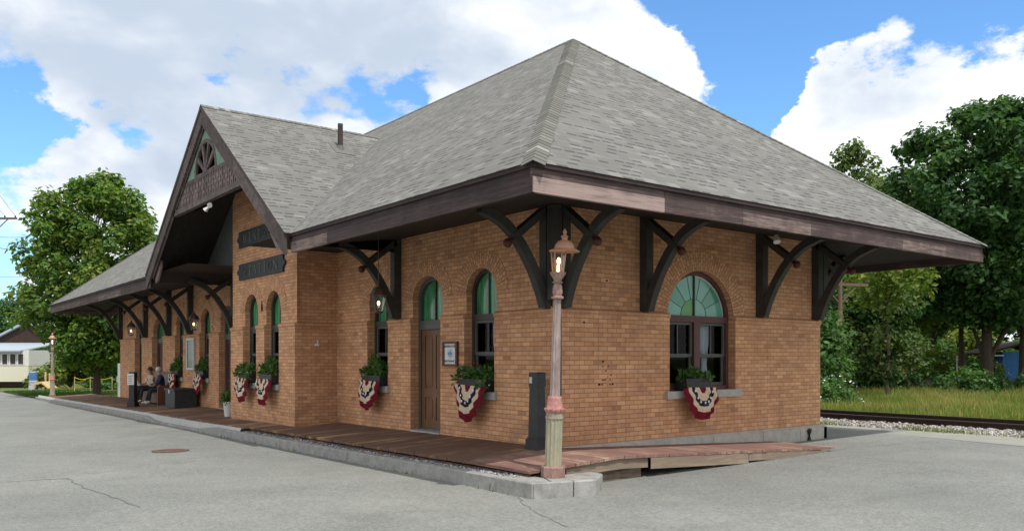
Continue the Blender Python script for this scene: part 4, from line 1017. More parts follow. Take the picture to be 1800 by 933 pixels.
# ---------------------------------------------------------------- lanterns under the eaves
def eave_lantern(loc, top, label, lit=True):
    t = thing('hanging_lantern', label, 'lantern', loc, 0, 'lanterns hanging under the front eave'); t.scale = (1.2, 1.2, 1.2)
    mb = MB(); mb.lathe([(.055, -.20), (.075, -.185), (.075, -.17)], n=6); mb.build('base_ring', M['lamp_dark'], t)
    mb = MB(); mb.lathe([(.135, .08), (.15, .09), (.10, .17), (.035, .23), (.03, .25), (.012, .30)], n=6); mb.build('cap', M['lamp_dark'], t)
    g = MB(); g.lathe([(.07, -.17), (.125, .08)], n=6); g.build('glass', M['lampglass'], t, normals=False)
    b = MB()
    for k in range(6):
        a = k * math.pi / 3; b.bar((.07 * math.cos(a), .07 * math.sin(a), -.17), (.127 * math.cos(a), .127 * math.sin(a), .08), .01, .01)
    b.build('cage', M['lamp_dark'], t)
    f = MB(); f.ball((.0, 0, -.04), .024, 8, 8, 1.6); f.build('bulb', M['flame'], t, smooth=True)
    c = MB(); c.tube([(0, 0, .28), (0, 0, (top - loc[2]) / 1.2)], .006, 5); c.build('hanging_rod', M['lamp_dark'], t)
eave_lantern((-4.25, -.9, 2.56), 3.82, 'lit hanging lantern in front of the window nearest the bay side wall')
eave_lantern((-16.1, -.9, 2.53), 3.82, 'lit hanging lantern beside the glazed notice case')
eave_lantern((-24.0, -.9, 2.52), 3.82, 'lit hanging lantern farthest away, near the end of the brick wall')
# twin floodlight under the gable beam, single one under the right eave
t = thing('floodlight', 'pair of white floodlights under the gable lattice beam', 'floodlight', (-9.75, LY0 + .05, 5.14)); t.scale = (.72, .72, .72)
mb = MB(); mb.lathe([(.05, 0), (.05, -.03)], n=10); mb.tube([(0, 0, -.03), (0, 0, -.08), (-.12, -.05, -.16)], .015, 6); mb.tube([(0, 0, -.08), (.14, -.05, -.08)], .015, 6); mb.build('mount', M['iron'], t)
for p, q in (((-.10, -.04, -.14), (-.22, -.14, -.26)), ((.10, -.04, -.08), (.24, -.14, -.16))):
    mb = MB(); mb.tube([p, Vector(p).lerp(Vector(q), .4), q], [.03, .045, .085], 12); mb.build('lamp_head', M['wframe'], t, smooth=True)
t = thing('spotlight', 'small white spotlight under the right hand eave above the arched window', 'spotlight', (1.35, 4.05, 3.70))
mb = MB(); mb.lathe([(.05, .02), (.05, -.02)], n=10); mb.tube([(0, 0, -.02), (0, 0, -.08)], .015, 6); mb.build('mount', M['iron'], t)
mb = MB(); mb.tube([(0, 0, -.07), (.02, -.02, -.12), (.05, -.05, -.2)], [.03, .045, .065], 12); mb.build('lamp_head', M['wframe'], t, smooth=True)

# ---------------------------------------------------------------- lamp posts
def lamp_post(loc, label, hood=(.0, .0), tilt=0):
    t = thing('lamp_post', label, 'lamp post', loc, 0, 'lamp posts along the kerb'); t.rotation_euler = (0, tilt, 0)
    mb = MB(); mb.tone = .45; mb.lathe([(.16, 0), (.165, .01), (.165, .14), (.15, .155)], n=8); mb.build('base', M['lamp_brown'], t)
    mb = MB(); mb.tone = .5; mb.lathe([(.115, .155), (.115, .80)], n=24, flute=.10); mb.lathe([(.122, .80), (.122, .83)], n=20); mb.lathe([(.112, .83), (.112, .885)], n=20); mb.build('fluted_shaft', M['lamp_green'], t)
    mb = MB(); mb.tone = .5; mb.lathe([(.105, .825), (.118, .828), (.118, .838), (.105, .842)], n=20); mb.lathe([(.125, .886), (.135, .91), (.128, .935), (.112, .95), (.098, 1.06), (.095, 1.09), (.085, 1.10)], n=20)
    for k in range(12): mb.ball((.13 * math.cos(k * .5236), .13 * math.sin(k * .5236), .925), .017, 6, 4)
    mb.build('collar', M['lamp_pink'], t, smooth=True)
    mb = MB(); mb.tone = .5; mb.lathe([(.072, 1.10), (.052, 2.40)], n=20, flute=.14); mb.build('shaft', M['lamp_grey'], t)
    mb = MB(); mb.tone = .55; mb.lathe([(.055, 2.40), (.085, 2.42), (.085, 2.44), (.058, 2.455), (.07, 2.50), (.062, 2.58), (.045, 2.61), (.075, 2.635), (.05, 2.65), (.06, 2.68), (.105, 2.745), (.11, 2.77)], n=18); mb.build('capital', M['lamp_brown'], t, smooth=True)
    g = MB(); g.lathe([(.078, 2.765), (.108, 3.04)], n=14); g.build('glass', M['lampglass'], t, smooth=True, normals=False)
    c = MB()
    for k in range(4):
        a = k * math.pi / 2 + .4; c.bar((.082 * math.cos(a), .082 * math.sin(a), 2.765), (.112 * math.cos(a), .112 * math.sin(a), 3.05), .012, .012)
    c.build('cage', M['lamp_copper'], t)
    f = MB(); f.ball((.01, 0, 2.92), .027, 8, 8, 1.8); f.tube([(0, 0, 2.77), (0, 0, 2.87)], .018, 6); f.build('bulb', M['flame'], t, smooth=True)
    h = MB(); hx, hy = hood; h.lathe([(.205, 3.045), (.21, 3.055), (.19, 3.07), (.14, 3.085), (.135, 3.11), (.12, 3.15), (.085, 3.19), (.04, 3.205), (.038, 3.23), (.055, 3.25), (.03, 3.27), (.018, 3.29), (.03, 3.31), (.022, 3.33), (.004, 3.36)], (hx, hy, 0), n=20)
    h.build('hood', M['lamp_copper'], t, smooth=True)
lamp_post((1.62, -1.42, zk + .001), 'peeling pink and sage lamp post on the granite kerb corner, hood askew', (.05, .06), tilt=R(2.2))
lamp_post((*at(92, 43).to_2d(), zkerb(-38.6) - .0), 'distant lamp post at the far end of the kerb under the tree')
# ---------------------------------------------------------------- bollards
def bollard(loc, rz, label, paper):
    t = thing('pedestal', label, 'pedestal', loc, rz, 'black pedestals on the platform')
    mb = MB(); mb.box(-.165, .165, -.14, .14, 0, .05); mb.box(-.15, .15, -.125, .125, .05, .16); mb.box(-.13, .13, -.11, .11, .16, .19); mb.build('plinth', M['iron'], t)
    mb = MB(); b, tp = (.115, .095), (.098, .08)
    lo = [(-b[0], -b[1], .19), (b[0], -b[1], .19), (b[0], b[1], .19), (-b[0], b[1], .19)]; hi = [(-tp[0], -tp[1], 1.0), (tp[0], -tp[1], 1.0), (tp[0], tp[1], 1.0), (-tp[0], tp[1], 1.0)]
    for i in range(4): j = (i + 1) % 4; mb.face([lo[i], lo[j], hi[j], hi[i]])
    mb.face(hi); mb.build('column', M['iron'], t)
    mb = MB(); mb.box(-.105, .105, -.09, .09, 1.0, 1.21); mb.prism([(-.105, 1.21), (.105, 1.21), (.09, 1.235), (-.09, 1.235)], -.09, .09); hd = mb.build('head', M['iron'], t)
    if paper:
        mb = MB(); mb.box(-.16, .12, -.106, -.100, .78, 1.18); pp = mb.build('paper_notice', M['paper'], t)
        mb = MB()
        for k in range(5): mb.box(-.12, .07 - .03 * (k % 2), -.109, -.1065, 1.08 - k * .06, 1.095 - k * .06)
        mb.build('print', M['ink'], pp)
    else:
        mb = MB(); mb.box(-.085, -.02, -.096, -.0905, 1.06, 1.16); mb.build('socket_plate', M['galv'], t)
bollard((-.13, -.26, zdeck(-.2, -.3)), R(0), 'plain black pedestal beside the corner of the brick wall behind the lamp post', False)
pb_ = at(234, 29.6); bollard((pb_.x, pb_.y, zdeck(pb_.x, pb_.y)), R(38), 'black pedestal with white paper notice near the bench', True)

# ---------------------------------------------------------------- window boxes and bunting
def foliage(name, parent, mats, spots, n, size, seed, spread=(.1, .08, .08), flowers=()):
    r = random.Random(seed); mb = MB()
    for (x, y, z, rad) in spots:
        for _ in range(n):
            a = Vector((r.gauss(0, 1), r.gauss(0, 1), r.gauss(0, 1))).normalized() * rad * r.random() ** .5
            p = Vector((x, y, z)) + a; s = size * r.uniform(.6, 1.3); d = (a.normalized() + Vector((r.uniform(-.8, .8), r.uniform(-.8, .8), r.uniform(-.2, 1)))).normalized()
            sd = d.cross(Vector((r.uniform(-1, 1), r.uniform(-1, 1), r.uniform(-1, 1)))).normalized(); mb.tone = r.random(); mb.m = 0
            mb.face([p, p + d * s * .5 + sd * s * .28, p + d * s, p + d * s * .5 - sd * s * .28])
    for (x, y, z, rad, mi) in flowers:
        for _ in range(16):
            p = Vector((x + r.gauss(0, rad), y + r.gauss(0, rad), z + r.gauss(0, rad * .7))); s = .02; mb.m = mi; q = Vector((r.uniform(-1, 1), r.uniform(-1, 1), 1)).normalized(); a = q.orthogonal().normalized(); b = q.cross(a)
            mb.face([p + a * s, p + b * s, p - a * s, p - b * s])
    return mb.build(name, mats, parent, normals=False)
PL = [M['potleaf'], M['redpetal'], M['whitepetal']]
def window_box(loc, rz, label, style, seed, w=.84):
    t = thing('planter_box', label, 'planter', loc, rz, 'planter boxes on the window sills'); h = w / 2
    mb = MB(); mb.prism([(-h + .03, 0), (h - .03, 0), (h, .2), (-h, .2)], -.13, .13); mb.box(-h - .015, h + .015, -.145, -.13, .17, .21); mb.build('trough', M['iron'], t)
    r = random.Random(seed); sp = []; fl = []
    for k in range(7):
        x = -h + .06 + (w - .12) * k / 6; tall = {'fern': .10 + .26 * math.exp(-((x - .12) / .22) ** 2), 'mixed': .10 + .08 * r.random(), 'low': .03 + .10 * math.exp(-((x + .1) / .2) ** 2)}[style]
        sp += [(x, r.uniform(-.07, .05), .2 + tall * .5, .07 + tall * .32), (x, r.uniform(-.1, .0), .2 + tall, .09)]
    if style == 'mixed': fl = [(.05, -.04, .44, .045, 1), (.12, -.02, .40, .035, 1), (-.32, -.08, .34, .05, 2), (-.22, -.06, .3, .04, 2), (.36, -.1, .18, .05, 2)]; sp += [(h - .05, -.15, .12, .11), (-h + .05, -.14, .2, .12)]
    if style == 'low': fl = [(.1, -.05, .3, .03, 2), (.32, -.05, .26, .03, 2)]
    if style == 'fern': fl = [(-.3, -.05, .36, .03, 1)]
    foliage('foliage', t, PL, sp, 46, .085, seed, flowers=fl)
    return t
def bunting(loc, rz, label, seed, w=.46, h=.62, lean=0.0):
    r = random.Random(seed); mb = MB(); nt_, nr = 48, 16
    def pt(i, j):
        t = math.pi * i / nt_; rr = j / nr
        x = -math.cos(t) * w * rr; z = -math.sin(t) * h * rr
        x *= 1 - .10 * math.sin(t) * rr; x += lean * math.sin(t) * rr
        pleat = math.sin(t * 13 + seed) * .026 * rr + math.sin(t * 5 + seed * 2) * .02 * rr
        y = -.05 - .11 * math.sin(t) ** .7 * rr * (1 - .55 * rr) - pleat
        if rr > .84: z -= (rr - .84) * .22; y += (rr - .84) * .25
        z += .02 * math.sin(t * 3 + seed) * rr
        return (x, y, z)
    for i in range(nt_):
        for j in range(nr):
            rr = (j + .5) / nr
            mb.m = 0 if rr < .20 else 1 if rr < .46 else 2 if rr < .63 else 1 if rr < .80 else 0
            if j == 0: mb.face([pt(i, 0), pt(i, 1), pt(i + 1, 1)])
            else: mb.face([pt(i, j), pt(i, j + 1), pt(i + 1, j + 1), pt(i + 1, j)])
    ns = 7
    for k in range(ns):
        i = int(nt_ * (k + .5) / ns); c = Vector(pt(i, int(nr * .55))) + Vector((0, -.022, 0)); s = .036; a0 = r.uniform(0, 6)
        poly = [(c.x + (s if q % 2 == 0 else s * .4) * math.cos(a0 + q * math.pi / 5), c.y, c.z + (s if q % 2 == 0 else s * .4) * math.sin(a0 + q * math.pi / 5)) for q in range(10)]
        mb.m = 3; mb.face(poly)
    o = mb.build('bunting', [M['burgundy'], M['cream'], M['navycloth'], M['starwhite']], normals=False)
    bm = bmesh.new(); bm.from_mesh(o.data); bmesh.ops.remove_doubles(bm, verts=bm.verts, dist=.0003); bm.to_mesh(o.data); bm.free()
    o.data.polygons.foreach_set('use_smooth', [True] * len(o.data.polygons))
    o.location = loc; o.rotation_euler = (0, 0, rz); tag(o, label, 'bunting', 'patriotic fan buntings under the windows'); return o
BOX = [((-2.13, -.03, .85), 0, 'mixed', 'between oak door and corner', .0), ((-5.98, -.03, .85), 0, 'fern', 'nearest the bay side wall', .0),
       ((-10.88, BY - .03, .83), 0, 'mixed', 'on the left window of the bay', .06), ((-9.40, BY - .03, .83), 0, 'fern', 'on the right window of the bay', .05),
       ((-18.0, -.03, .79), 0, 'fern', 'between the notice case and the maroon door', .05), ((-20.9, -.03, .77), 0, 'fern', 'behind the black chest', .0)]
for i, (loc, rz, st, where, lean) in enumerate(BOX):
    kind = {'mixed': 'with red and white flowers', 'fern': 'with a feathery fern'}[st]
    window_box(loc, rz, f'black planter box {kind}, {where}', st, 40 + i)
    bunting((loc[0], loc[1] - .16, loc[2] + .10), rz, f'red, cream and navy star bunting hanging {where}', i + 1, lean=lean)
window_box((XR + .03, 3.38, .85), R(90), 'low planter box of greenery on the wide arched window of the end wall', 'low', 61, .72)
bunting((XR + .19, 3.38, .90), R(90), 'red, cream and navy star bunting below the wide arched end window', 9, .47, .58, .03)

# ---------------------------------------------------------------- chest, bench, people, pot
cz = zdeck(-18.8, -.5)
t = thing('storage_chest', 'large black storage chest on the platform beside the bench', 'chest', (-18.85, -.50, cz))
mb = MB(); mb.box(-.55, .55, -.36, .36, .0, .56); mb.build('body', M['blackbox'], t)
mb = MB(); mb.box(-.58, .58, -.39, .39, .565, .64); mb.build('lid', M['blackbox'], t)
mb = MB(); mb.box(-.05, .05, -.40, -.361, .48, .60); mb.build('hasp', M['galv'], t)
bz = zdeck(-22.4, -.5); Bx0, Bx1 = -1.55, 1.5
t = thing('bench', 'long high backed wooden bench against the far brick wall', 'bench', (-22.45, -.1, bz))
mb = MB(); mb.box(Bx0, Bx1, -.58, -.06, .41, .455); mb.build('seat', M['benchwood'], t)
mb = MB(); mb.prism([(-.12, .455), (-.07, .455), (.0, 1.12), (-.04, 1.12)], Bx0, Bx1, 'bc'); mb.box(Bx0 - .02, Bx1 + .02, -.06, .02, 1.12, 1.17); mb.build('backrest', M['benchwood'], t)
for x_ in (Bx0, Bx1):
    mb = MB(); poly = [(-.62, 0), (-.02, 0), (.02, 1.18), (-.12, 1.18), (-.16, .75), (-.58, .68), (-.62, .6)]; mb.prism(poly, x_ - .03, x_ + .03, 'bc'); mb.build('end_panel', M['benchwood'], t)
mb = MB(); mb.box(Bx0 + .04, Bx1 - .04, -.50, -.46, .06, .40); mb.build('apron', M['benchwood'], t)

def skin_body(name, joints, edges, mats, parent, matfn, sub=2):
    me = bpy.data.meshes.new(name); names = list(joints); me.from_pydata([joints[k][0] for k in names], [(names.index(a), names.index(b)) for a, b in edges], [])
    o = bpy.data.objects.new(name, me); COL.objects.link(o)
    o.modifiers.new('s', 'SKIN'); o.modifiers.new('u', 'SUBSURF').levels = sub
    for i, k in enumerate(names):
        sv = me.skin_vertices[0].data[i]; rr = joints[k][1]; sv.radius = rr if isinstance(rr, tuple) else (rr, rr); sv.use_root = (i == 0)
    dg = bpy.context.evaluated_depsgraph_get(); m2 = bpy.data.meshes.new_from_object(o.evaluated_get(dg)); bpy.data.objects.remove(o)
    m2.name = name; m2.materials.clear()
    for m in mats: m2.materials.append(m)
    for p in m2.polygons: p.use_smooth = True; p.material_index = matfn(p.center)
    o = bpy.data.objects.new(name, m2); COL.objects.link(o); o.parent = parent; return o
def seated(loc, rz, label, top, topm, legs, hairm, lean, prop):
    t = thing('person', label, 'person', loc, rz)
    s = -1  # faces -y
    hz = .54
    J = {'pelvis': ((0, -.02, hz), (.15, .12)), 'waist': ((0, -.02 - lean * .1, hz + .18), (.13, .10)), 'chest': ((0, -.03 - lean * .3, hz + .38), (.16, .11)), 'neck': ((0, -.04 - lean * .5, hz + .54), .055), 'head': ((0, -.07 - lean * .6, hz + .66), (.078, .095)), 'crown': ((0, -.07 - lean * .62, hz + .75), (.065, .08))}
    Ed = [('pelvis', 'waist'), ('waist', 'chest'), ('chest', 'neck'), ('neck', 'head'), ('head', 'crown')]
    for q, sx in (('l', -1), ('r', 1)):
        J['sh' + q] = ((sx * .19, -.03 - lean * .35, hz + .46), .058); J['el' + q] = ((sx * .24, -.12 - lean * .4, hz + .20), .045); J['wr' + q] = ((sx * .12, -.34 - lean * .2, hz + .17), .033); J['hd' + q] = ((sx * .08, -.41 - lean * .2, hz + .18), .036)
        J['hp' + q] = ((sx * .10, -.06, hz - .0), .095); J['kn' + q] = ((sx * .12, -.47, hz + .0), .068); J['an' + q] = ((sx * .12, -.52 - (.08 if sx < 0 else .0), .09), .045); J['ft' + q] = ((sx * .13, -.68 - (.08 if sx < 0 else 0), .045), .04)
        Ed += [('chest', 'sh' + q), ('sh' + q, 'el' + q), ('el' + q, 'wr' + q), ('wr' + q, 'hd' + q), ('pelvis', 'hp' + q), ('hp' + q, 'kn' + q), ('kn' + q, 'an' + q), ('an' + q, 'ft' + q)]
    def mf(c):
        if c.z < .13: return 3
        if c.z > hz + .53: return 0
        if c.y < -.30 and c.z > hz + .11 and abs(c.x) < .2: return 0
        if c.z < hz + .09: return 2
        return 1
    skin_body('body', J, Ed, [M['skin'], topm, legs, M['wframe']], t, mf)
    hy, hz2 = J['crown'][0][1], J['crown'][0][2]
    mb = MB(); mb.ball((0, hy + .035, hz2 - .01), .105, 12, 8, .95); hb = mb.build('hair', hairm, t, smooth=True)
    mb = MB(); mb.ball((0, hy - .105, hz2 - .085), .016, 6, 5, 1.4); mb.build('nose', M['skin'], t, smooth=True)
    mb = MB()
    for sx in (-1, 1): mb.ball((sx * .03, hy - .088, hz2 - .055), .009, 6, 5)
    mb.build('eyes', M['iron'], t)
    mb = MB(); mb.box(-.022, .022, hy - .10, hy - .085, hz2 - .125, hz2 - .117); mb.build('mouth', M['knob'], t)
    for sx in (-1, 1):
        for k in range(4):
            pass
    fb_ = MB()
    for sx in (-1, 1):
        for k in range(4): bx_ = sx * (.055 + .017 * k); y0 = -.43 - lean * .2; L_ = (.055, .065, .06, .048)[k]; fb_.tube([(bx_, y0, hz + .19), (bx_, y0 - L_ * .6, hz + .185), (bx_ - sx * .004, y0 - L_, hz + .165)], [.009, .008, .006], 6)
        fb_.tube([(sx * .045, y0 + .03, hz + .19), (sx * .02, y0 + .0, hz + .2), (sx * .012, y0 - .025, hz + .195)], [.010, .009, .007], 6)
    fb_.build('fingers', M['skin'], t, smooth=True)
    return t
pA = seated((-23.35, -.28, zdeck(-23.3, -.5) - .0), R(12), 'person in cream top seated at the far end of the bench with a grey laptop', 'red', M['cream'], M['denim'], M['hair'], .1, None)
mb = MB(); mb.bar((-.0, -.0, 0), (.0, -.16, .24), .36, .012); mb.box(-.18, .18, -.02, .24, -.012, .004); o = mb.build('laptop', M['laptop']); o.location = (-23.24, -.82, zdeck(-23.3, -.5) + .685); o.rotation_euler = (0, 0, R(12)); tag(o, 'open grey laptop on the lap of the person in red and white', 'laptop')
pB = seated((-21.75, -.28, zdeck(-21.8, -.5)), R(-8), 'person in navy vest with pale hair seated on the bench reading a newspaper', 'navy', M['navyshirt'], M['denim'], M['greyhair'], .25, None)
mb = MB(); mb.bar((-.0, -.0, 0), (.0, -.10, .22), .40, .004); mb.bar((0, -.004, 0), (0, .16, .10), .40, .004); o = mb.build('newspaper', M['paper']); o.location = (-21.82, -.80, zdeck(-21.8, -.5) + .72); o.rotation_euler = (0, 0, R(-8)); tag(o, 'white newspaper held by the person in the navy vest', 'newspaper')
# maroon shoulder of the top of the first person
mb = MB(); 
pz = zdeck(-12.75, -.95)
t = thing('flower_pot', 'tall tapered white pot with green plant beside the bay corner', 'pot', (-12.72, -.97, pz))
mb = MB(); mb.lathe([(.085, 0), (.10, .01), (.15, .40), (.155, .42), (.135, .42), (.13, .36), (.001, .36)], n=20); mb.build('pot', M['potwhite'], t, smooth=True)
foliage('foliage', t, PL, [(0, 0, .50, .16), (.06, .02, .58, .12), (-.08, -.03, .55, .12), (.02, -.08, .44, .14)], 90, .09, 71)
# manhole cover
t = thing('manhole_cover', 'rusty round manhole cover in the asphalt', 'manhole cover', (*at(300, 16.9).to_2d(), zroad(-7.4, -3.9)))
mb = MB(); mb.lathe([(.36, -.02), (.36, .008), (.335, .010)], n=32); mb.build('rim', M['tie'], t)
mb = MB(); mb.lathe([(.33, -.01), (.33, .013)], n=32); mb.build('lid', M['rust'], t)
mb = MB()
for i in range(-5, 6):
    for j in range(-5, 6):
        if i * i + j * j < 26: mb.box(i * .055 - .016, i * .055 + .016, j * .055 - .016, j * .055 + .016, .013, .017)
mb.build('tread', M['rust'], t)

# ---------------------------------------------------------------- railway
YR = 12.35
mb = MB(); mb.face([(-150, 10.85, -.265), (120, 10.85, -.265), (120, 11.6, -.29), (-150, 11.6, -.29)]); mb.face([(-150, 11.6, -.29), (120, 11.6, -.29), (120, 14.8, -.29), (-150, 14.8, -.29)]); mb.face([(-150, 14.8, -.29), (120, 14.8, -.29), (120, 16, -.6), (-150, 16, -.6)])
struct(mb.build('ballast_bed', M['gravel'], normals=False))
def bpos(r): return r.uniform(-14, 8), r.uniform(10.75, 12.3), -.285 + r.uniform(-.015, .03)
stones('ballast', 7500, bpos, .03, .062, M['stones'], 12)
t = thing('railway_track', 'single railway track with dark rusty rails behind the station', 'railway track', (0, YR, -.29))
for dy in (0, 1.5):
    mb = MB(); mb.box(-140, 110, dy - .07, dy + .07, .03, .05); mb.box(-140, 110, dy - .012, dy + .012, .05, .15); mb.box(-140, 110, dy - .036, dy + .036, .15, .185); r_ = mb.build('rail', M['rail'], t)
    mb = MB(); mb.box(-140, 110, dy - .03, dy + .03, .1855, .188); mb.build('running_surface', M['railtop'], r_)
tb = MB()
x = -40
mb = MB()
for i in range(90): x = -30 + i * .55; mb.box(x, x + .23, -.55, 2.05, -.08, .028)
o = mb.build('ties', M['tie'], t)

# ---------------------------------------------------------------- vegetation
def leaf_mesh(name, clumps, per, size, mat, parent, seed, flat=.4, up=.5):
    r = random.Random(seed); V = []; Fc = []; T = []
    for (c, rad, tn) in clumps:
        n = int(per * (rad ** 1.5))
        for _ in range(n):
            d = Vector((r.gauss(0, 1), r.gauss(0, 1), r.gauss(0, .8)))
            if d.length < 1e-3: continue
            d.normalize(); p = c + d * rad * (r.random() ** .45); s = size * r.uniform(.6, 1.35)
            nrm = (d * .7 + Vector((r.uniform(-.7, .7), r.uniform(-.7, .7), up + r.uniform(-.5, .7)))).normalized()
            a = nrm.orthogonal().normalized(); a.rotate(Quaternion(nrm, r.uniform(0, 6.283))); b = nrm.cross(a)
            i = len(V); tip = a * s * .62; mid = b * s * .36; fold = nrm * s * .10
            V += [tuple(p - tip), tuple(p - a * s * .05 + mid + fold), tuple(p + tip), tuple(p - a * s * .05 - mid + fold)]; Fc.append((i, i + 1, i + 2, i + 3)); T.append(min(1, max(0, tn + r.gauss(0, .2))))
    me = bpy.data.meshes.new(name); me.from_pydata(V, [], Fc); at_ = me.attributes.new('tone', 'FLOAT', 'FACE'); at_.data.foreach_set('value', T); me.materials.append(mat)
    o = bpy.data.objects.new(name, me); COL.objects.link(o); o.parent = parent; return o
def tree(name, label, loc, H, cw, cb, mat, seed, group, leaf=.3, per=120, nclump=190, trunk=.22, shape=1.0, lean=0.0, clr=(.55, 1.25), asym=None):
    r = random.Random(seed); t = thing(name, label, 'tree', loc, 0, group)
    tr = MB(); top = H * .82
    pts = [Vector((lean * k / 8 * H * .1 + r.uniform(-.06, .06) * k * .3, r.uniform(-.06, .06) * k * .3, top * k / 8)) for k in range(9)]
    tr.tube(pts, [trunk * (1.25 if k == 0 else 1 - .9 * k / 8) + .012 for k in range(9)], 10)
    cl = []; cz = (cb + H) / 2; ch = (H - cb) / 2
    for i in range(nclump):
        a = r.uniform(0, 6.283); h = r.uniform(-1, 1)
        prof = math.sqrt(max(0, 1 - h * h)) ** shape
        if h < 0: prof = max(prof, .75 * (1 + h) ** .35)
        f = r.random() ** .42; rad = cw * prof * f * r.uniform(.82, 1.12) * (1 + .12 * math.sin(3 * a + seed))
        p = Vector((rad * math.cos(a), rad * math.sin(a), cz + h * ch)); 
        if asym: p += Vector(asym) * (f * prof)
        cl.append((p, r.uniform(*clr) * (1 - .25 * max(h, 0)), r.uniform(.25, .75)))
    for i in range(0, nclump, 6):
        p = cl[i][0]; k = min(7, max(1, int((p.z - cw * .35) / top * 8))); s = pts[k]; mid = s.lerp(p, .5) + Vector((0, 0, .25 + .1 * cw * r.random()))
        rr = trunk * (1 - .9 * k / 8) * .5 + .012; tr.tube([s, mid, p], [rr, rr * .6, .012], 6, cap=False)
    tk = tr.build('trunk', M['bark'], t, smooth=True, normals=False)
    leaf_mesh('crown', cl, per, leaf, mat, t, seed + 1)
    return t
# left maple and its neighbours
tl = at(170, 47); tree('maple_tree', 'bushy yellow green maple beside the far end of the station', (tl.x, tl.y, -.75), 12.4, 3.8, 1.9, M['maple'], 101, 'broad trees round the station', leaf=.25, per=165, nclump=430, trunk=.19, shape=1.0, clr=(.42, .9))
tb_ = at(228, 66); bt = tree('broadleaf_tree', 'dark tree standing behind the maple, left of the station', (tb_.x, tb_.y, -.9), 10, 5.2, 1.2, M['dark_leaf'], 103, 'broad trees round the station', leaf=.34, per=100, nclump=170, clr=(.7, 1.5))
q = at(40, 105); dup(bt, (q.x, q.y, -1.2), R(70), 'far green tree behind the dark brown house', 'broad trees round the station')
q = at(330, 80); dup(bt, (q.x, q.y, -1.0), R(200), 'far dark tree hidden mostly behind the station roof', 'broad trees round the station')
# right: the big tree and the rest of the tree belt
q = at(1735, 47); big = tree('broadleaf_tree', 'tallest broad deep green tree right of the station roof', (q.x, q.y, -.6), 16.2, 5.6, 4.3, M['dark_leaf'], 110, 'trees beyond the railway', leaf=.29, per=170, nclump=330, trunk=.32, clr=(.55, 1.2))
q = at(1840, 55); dup(big, (q.x, q.y, -.6), R(150), 'deep green tree at the right edge of the view behind the tallest', 'trees beyond the railway')
q = at(1880, 57); dup(big, (q.x, q.y, -.6), R(265), 'deep green tree nearest the right edge of the view', 'trees beyond the railway')
q = at(1575, 54); md = tree('leafy_tree', 'mid green bushy tree left of the tallest, above the meadow', (q.x, q.y, -.6), 13.2, 4.2, 4.4, M['olive_leaf'], 112, 'trees beyond the railway', leaf=.34, per=95, nclump=220, trunk=.22, clr=(.55, 1.2))
q = at(1640, 66); dup(md, (q.x, q.y, -.6), R(120), 'olive green tree seen between the trunks beyond the meadow', 'trees beyond the railway')
q = at(1500, 62); sl2 = tree('slender_tree', 'pale thin tree rising above the roof slope', (q.x, q.y, -.6), 17.8, 2.4, 7.5, M['olive_leaf'], 113, 'trees beyond the railway', leaf=.34, per=70, nclump=70, trunk=.2, clr=(.5, 1.1))
q = at(1432, 74); tree('conifer_tree', 'dark conifer top just above the roof edge', (q.x, q.y, -.6), 17.6, 3.2, 2.5, M['conifer'], 114, 'trees beyond the railway', leaf=.42, per=80, nclump=160, shape=1.3)
q = at(1560, 40); lm = tree('young_tree', 'lime green leafy young tree just under the eave corner', (q.x, q.y, -.6), 7.0, 2.2, 4.8, M['lime_leaf'], 115, 'trees beyond the railway', leaf=.24, per=70, nclump=60, trunk=.08, clr=(.4, .8))
q = at(1545, 44); tree('young_tree', 'grey olive bushy young tree behind the utility pole', (q.x, q.y, -.6), 5.6, 2.5, 1.0, M['olive_leaf'], 118, 'trees beyond the railway', leaf=.22, per=110, nclump=90, trunk=.1, clr=(.4, .85))
q = at(1500, 47); tree('dense_tree', 'dark rounded tree behind the utility pole at the meadow edge', (q.x, q.y, -.6), 8.2, 3.2, .6, M['dark_leaf'], 116, 'trees beyond the railway', leaf=.3, per=110, nclump=150, trunk=.15)
q = at(1480, 78); dup(bt, (q.x, q.y, -1.0), R(300), 'dark tree filling the gap behind the utility pole', 'trees beyond the railway')
q = at(1600, 90); dup(bt, (q.x, q.y, -.8), R(10), 'farthest dark tree behind the meadow', 'trees beyond the railway')
q = at(1760, 85); dup(bt, (q.x, q.y, -.8), R(95), 'far dark tree behind the blue shed', 'trees beyond the railway')
def shrub(label, loc, w, h, mat, seed, leaf=.2, group='shrubs along the meadow and lawn', flowers=False):
    r = random.Random(seed); t = thing('shrub', label, 'shrub', loc, 0, group); cl = []
    for k in range(26): a = r.uniform(0, 6.28); f = r.random() ** .5; z = h * r.uniform(.15, .85); k_ = math.sqrt(max(0.1, 1 - (z / h) ** 2)); cl.append((Vector((w * f * k_ * math.cos(a), w * f * k_ * math.sin(a), z)), r.uniform(.25, .5) * (w + h) * .35, r.uniform(.2, .8)))
    st_ = MB()
    for k in range(7): p = cl[k][0]; st_.tube([(p.x * .15, p.y * .15, -.05), p * .6, p], [.03, .02, .008], 5, cap=False)
    st_.build('stems', M['bark'], t, normals=False)
    leaf_mesh('foliage', cl, 130, leaf, mat, t, seed + 5)
    if flowers:
        mb = MB()
        for _ in range(70):
            a = r.uniform(0, 6.28); e = r.uniform(0, 1.4); p = Vector((w * 1.05 * math.cos(a) * math.cos(e), w * 1.05 * math.sin(a) * math.cos(e), h * 1.0 * math.sin(e) + .1)); s = .035; n_ = Vector((r.uniform(-1, 1), r.uniform(-1, 1), r.uniform(0, 1))).normalized(); A_ = n_.orthogonal().normalized(); B_ = n_.cross(A_); mb.face([p + A_ * s, p + B_ * s, p - A_ * s, p - B_ * s])
        mb.build('blossom', M['whitepetal'], t, normals=False)
    return t
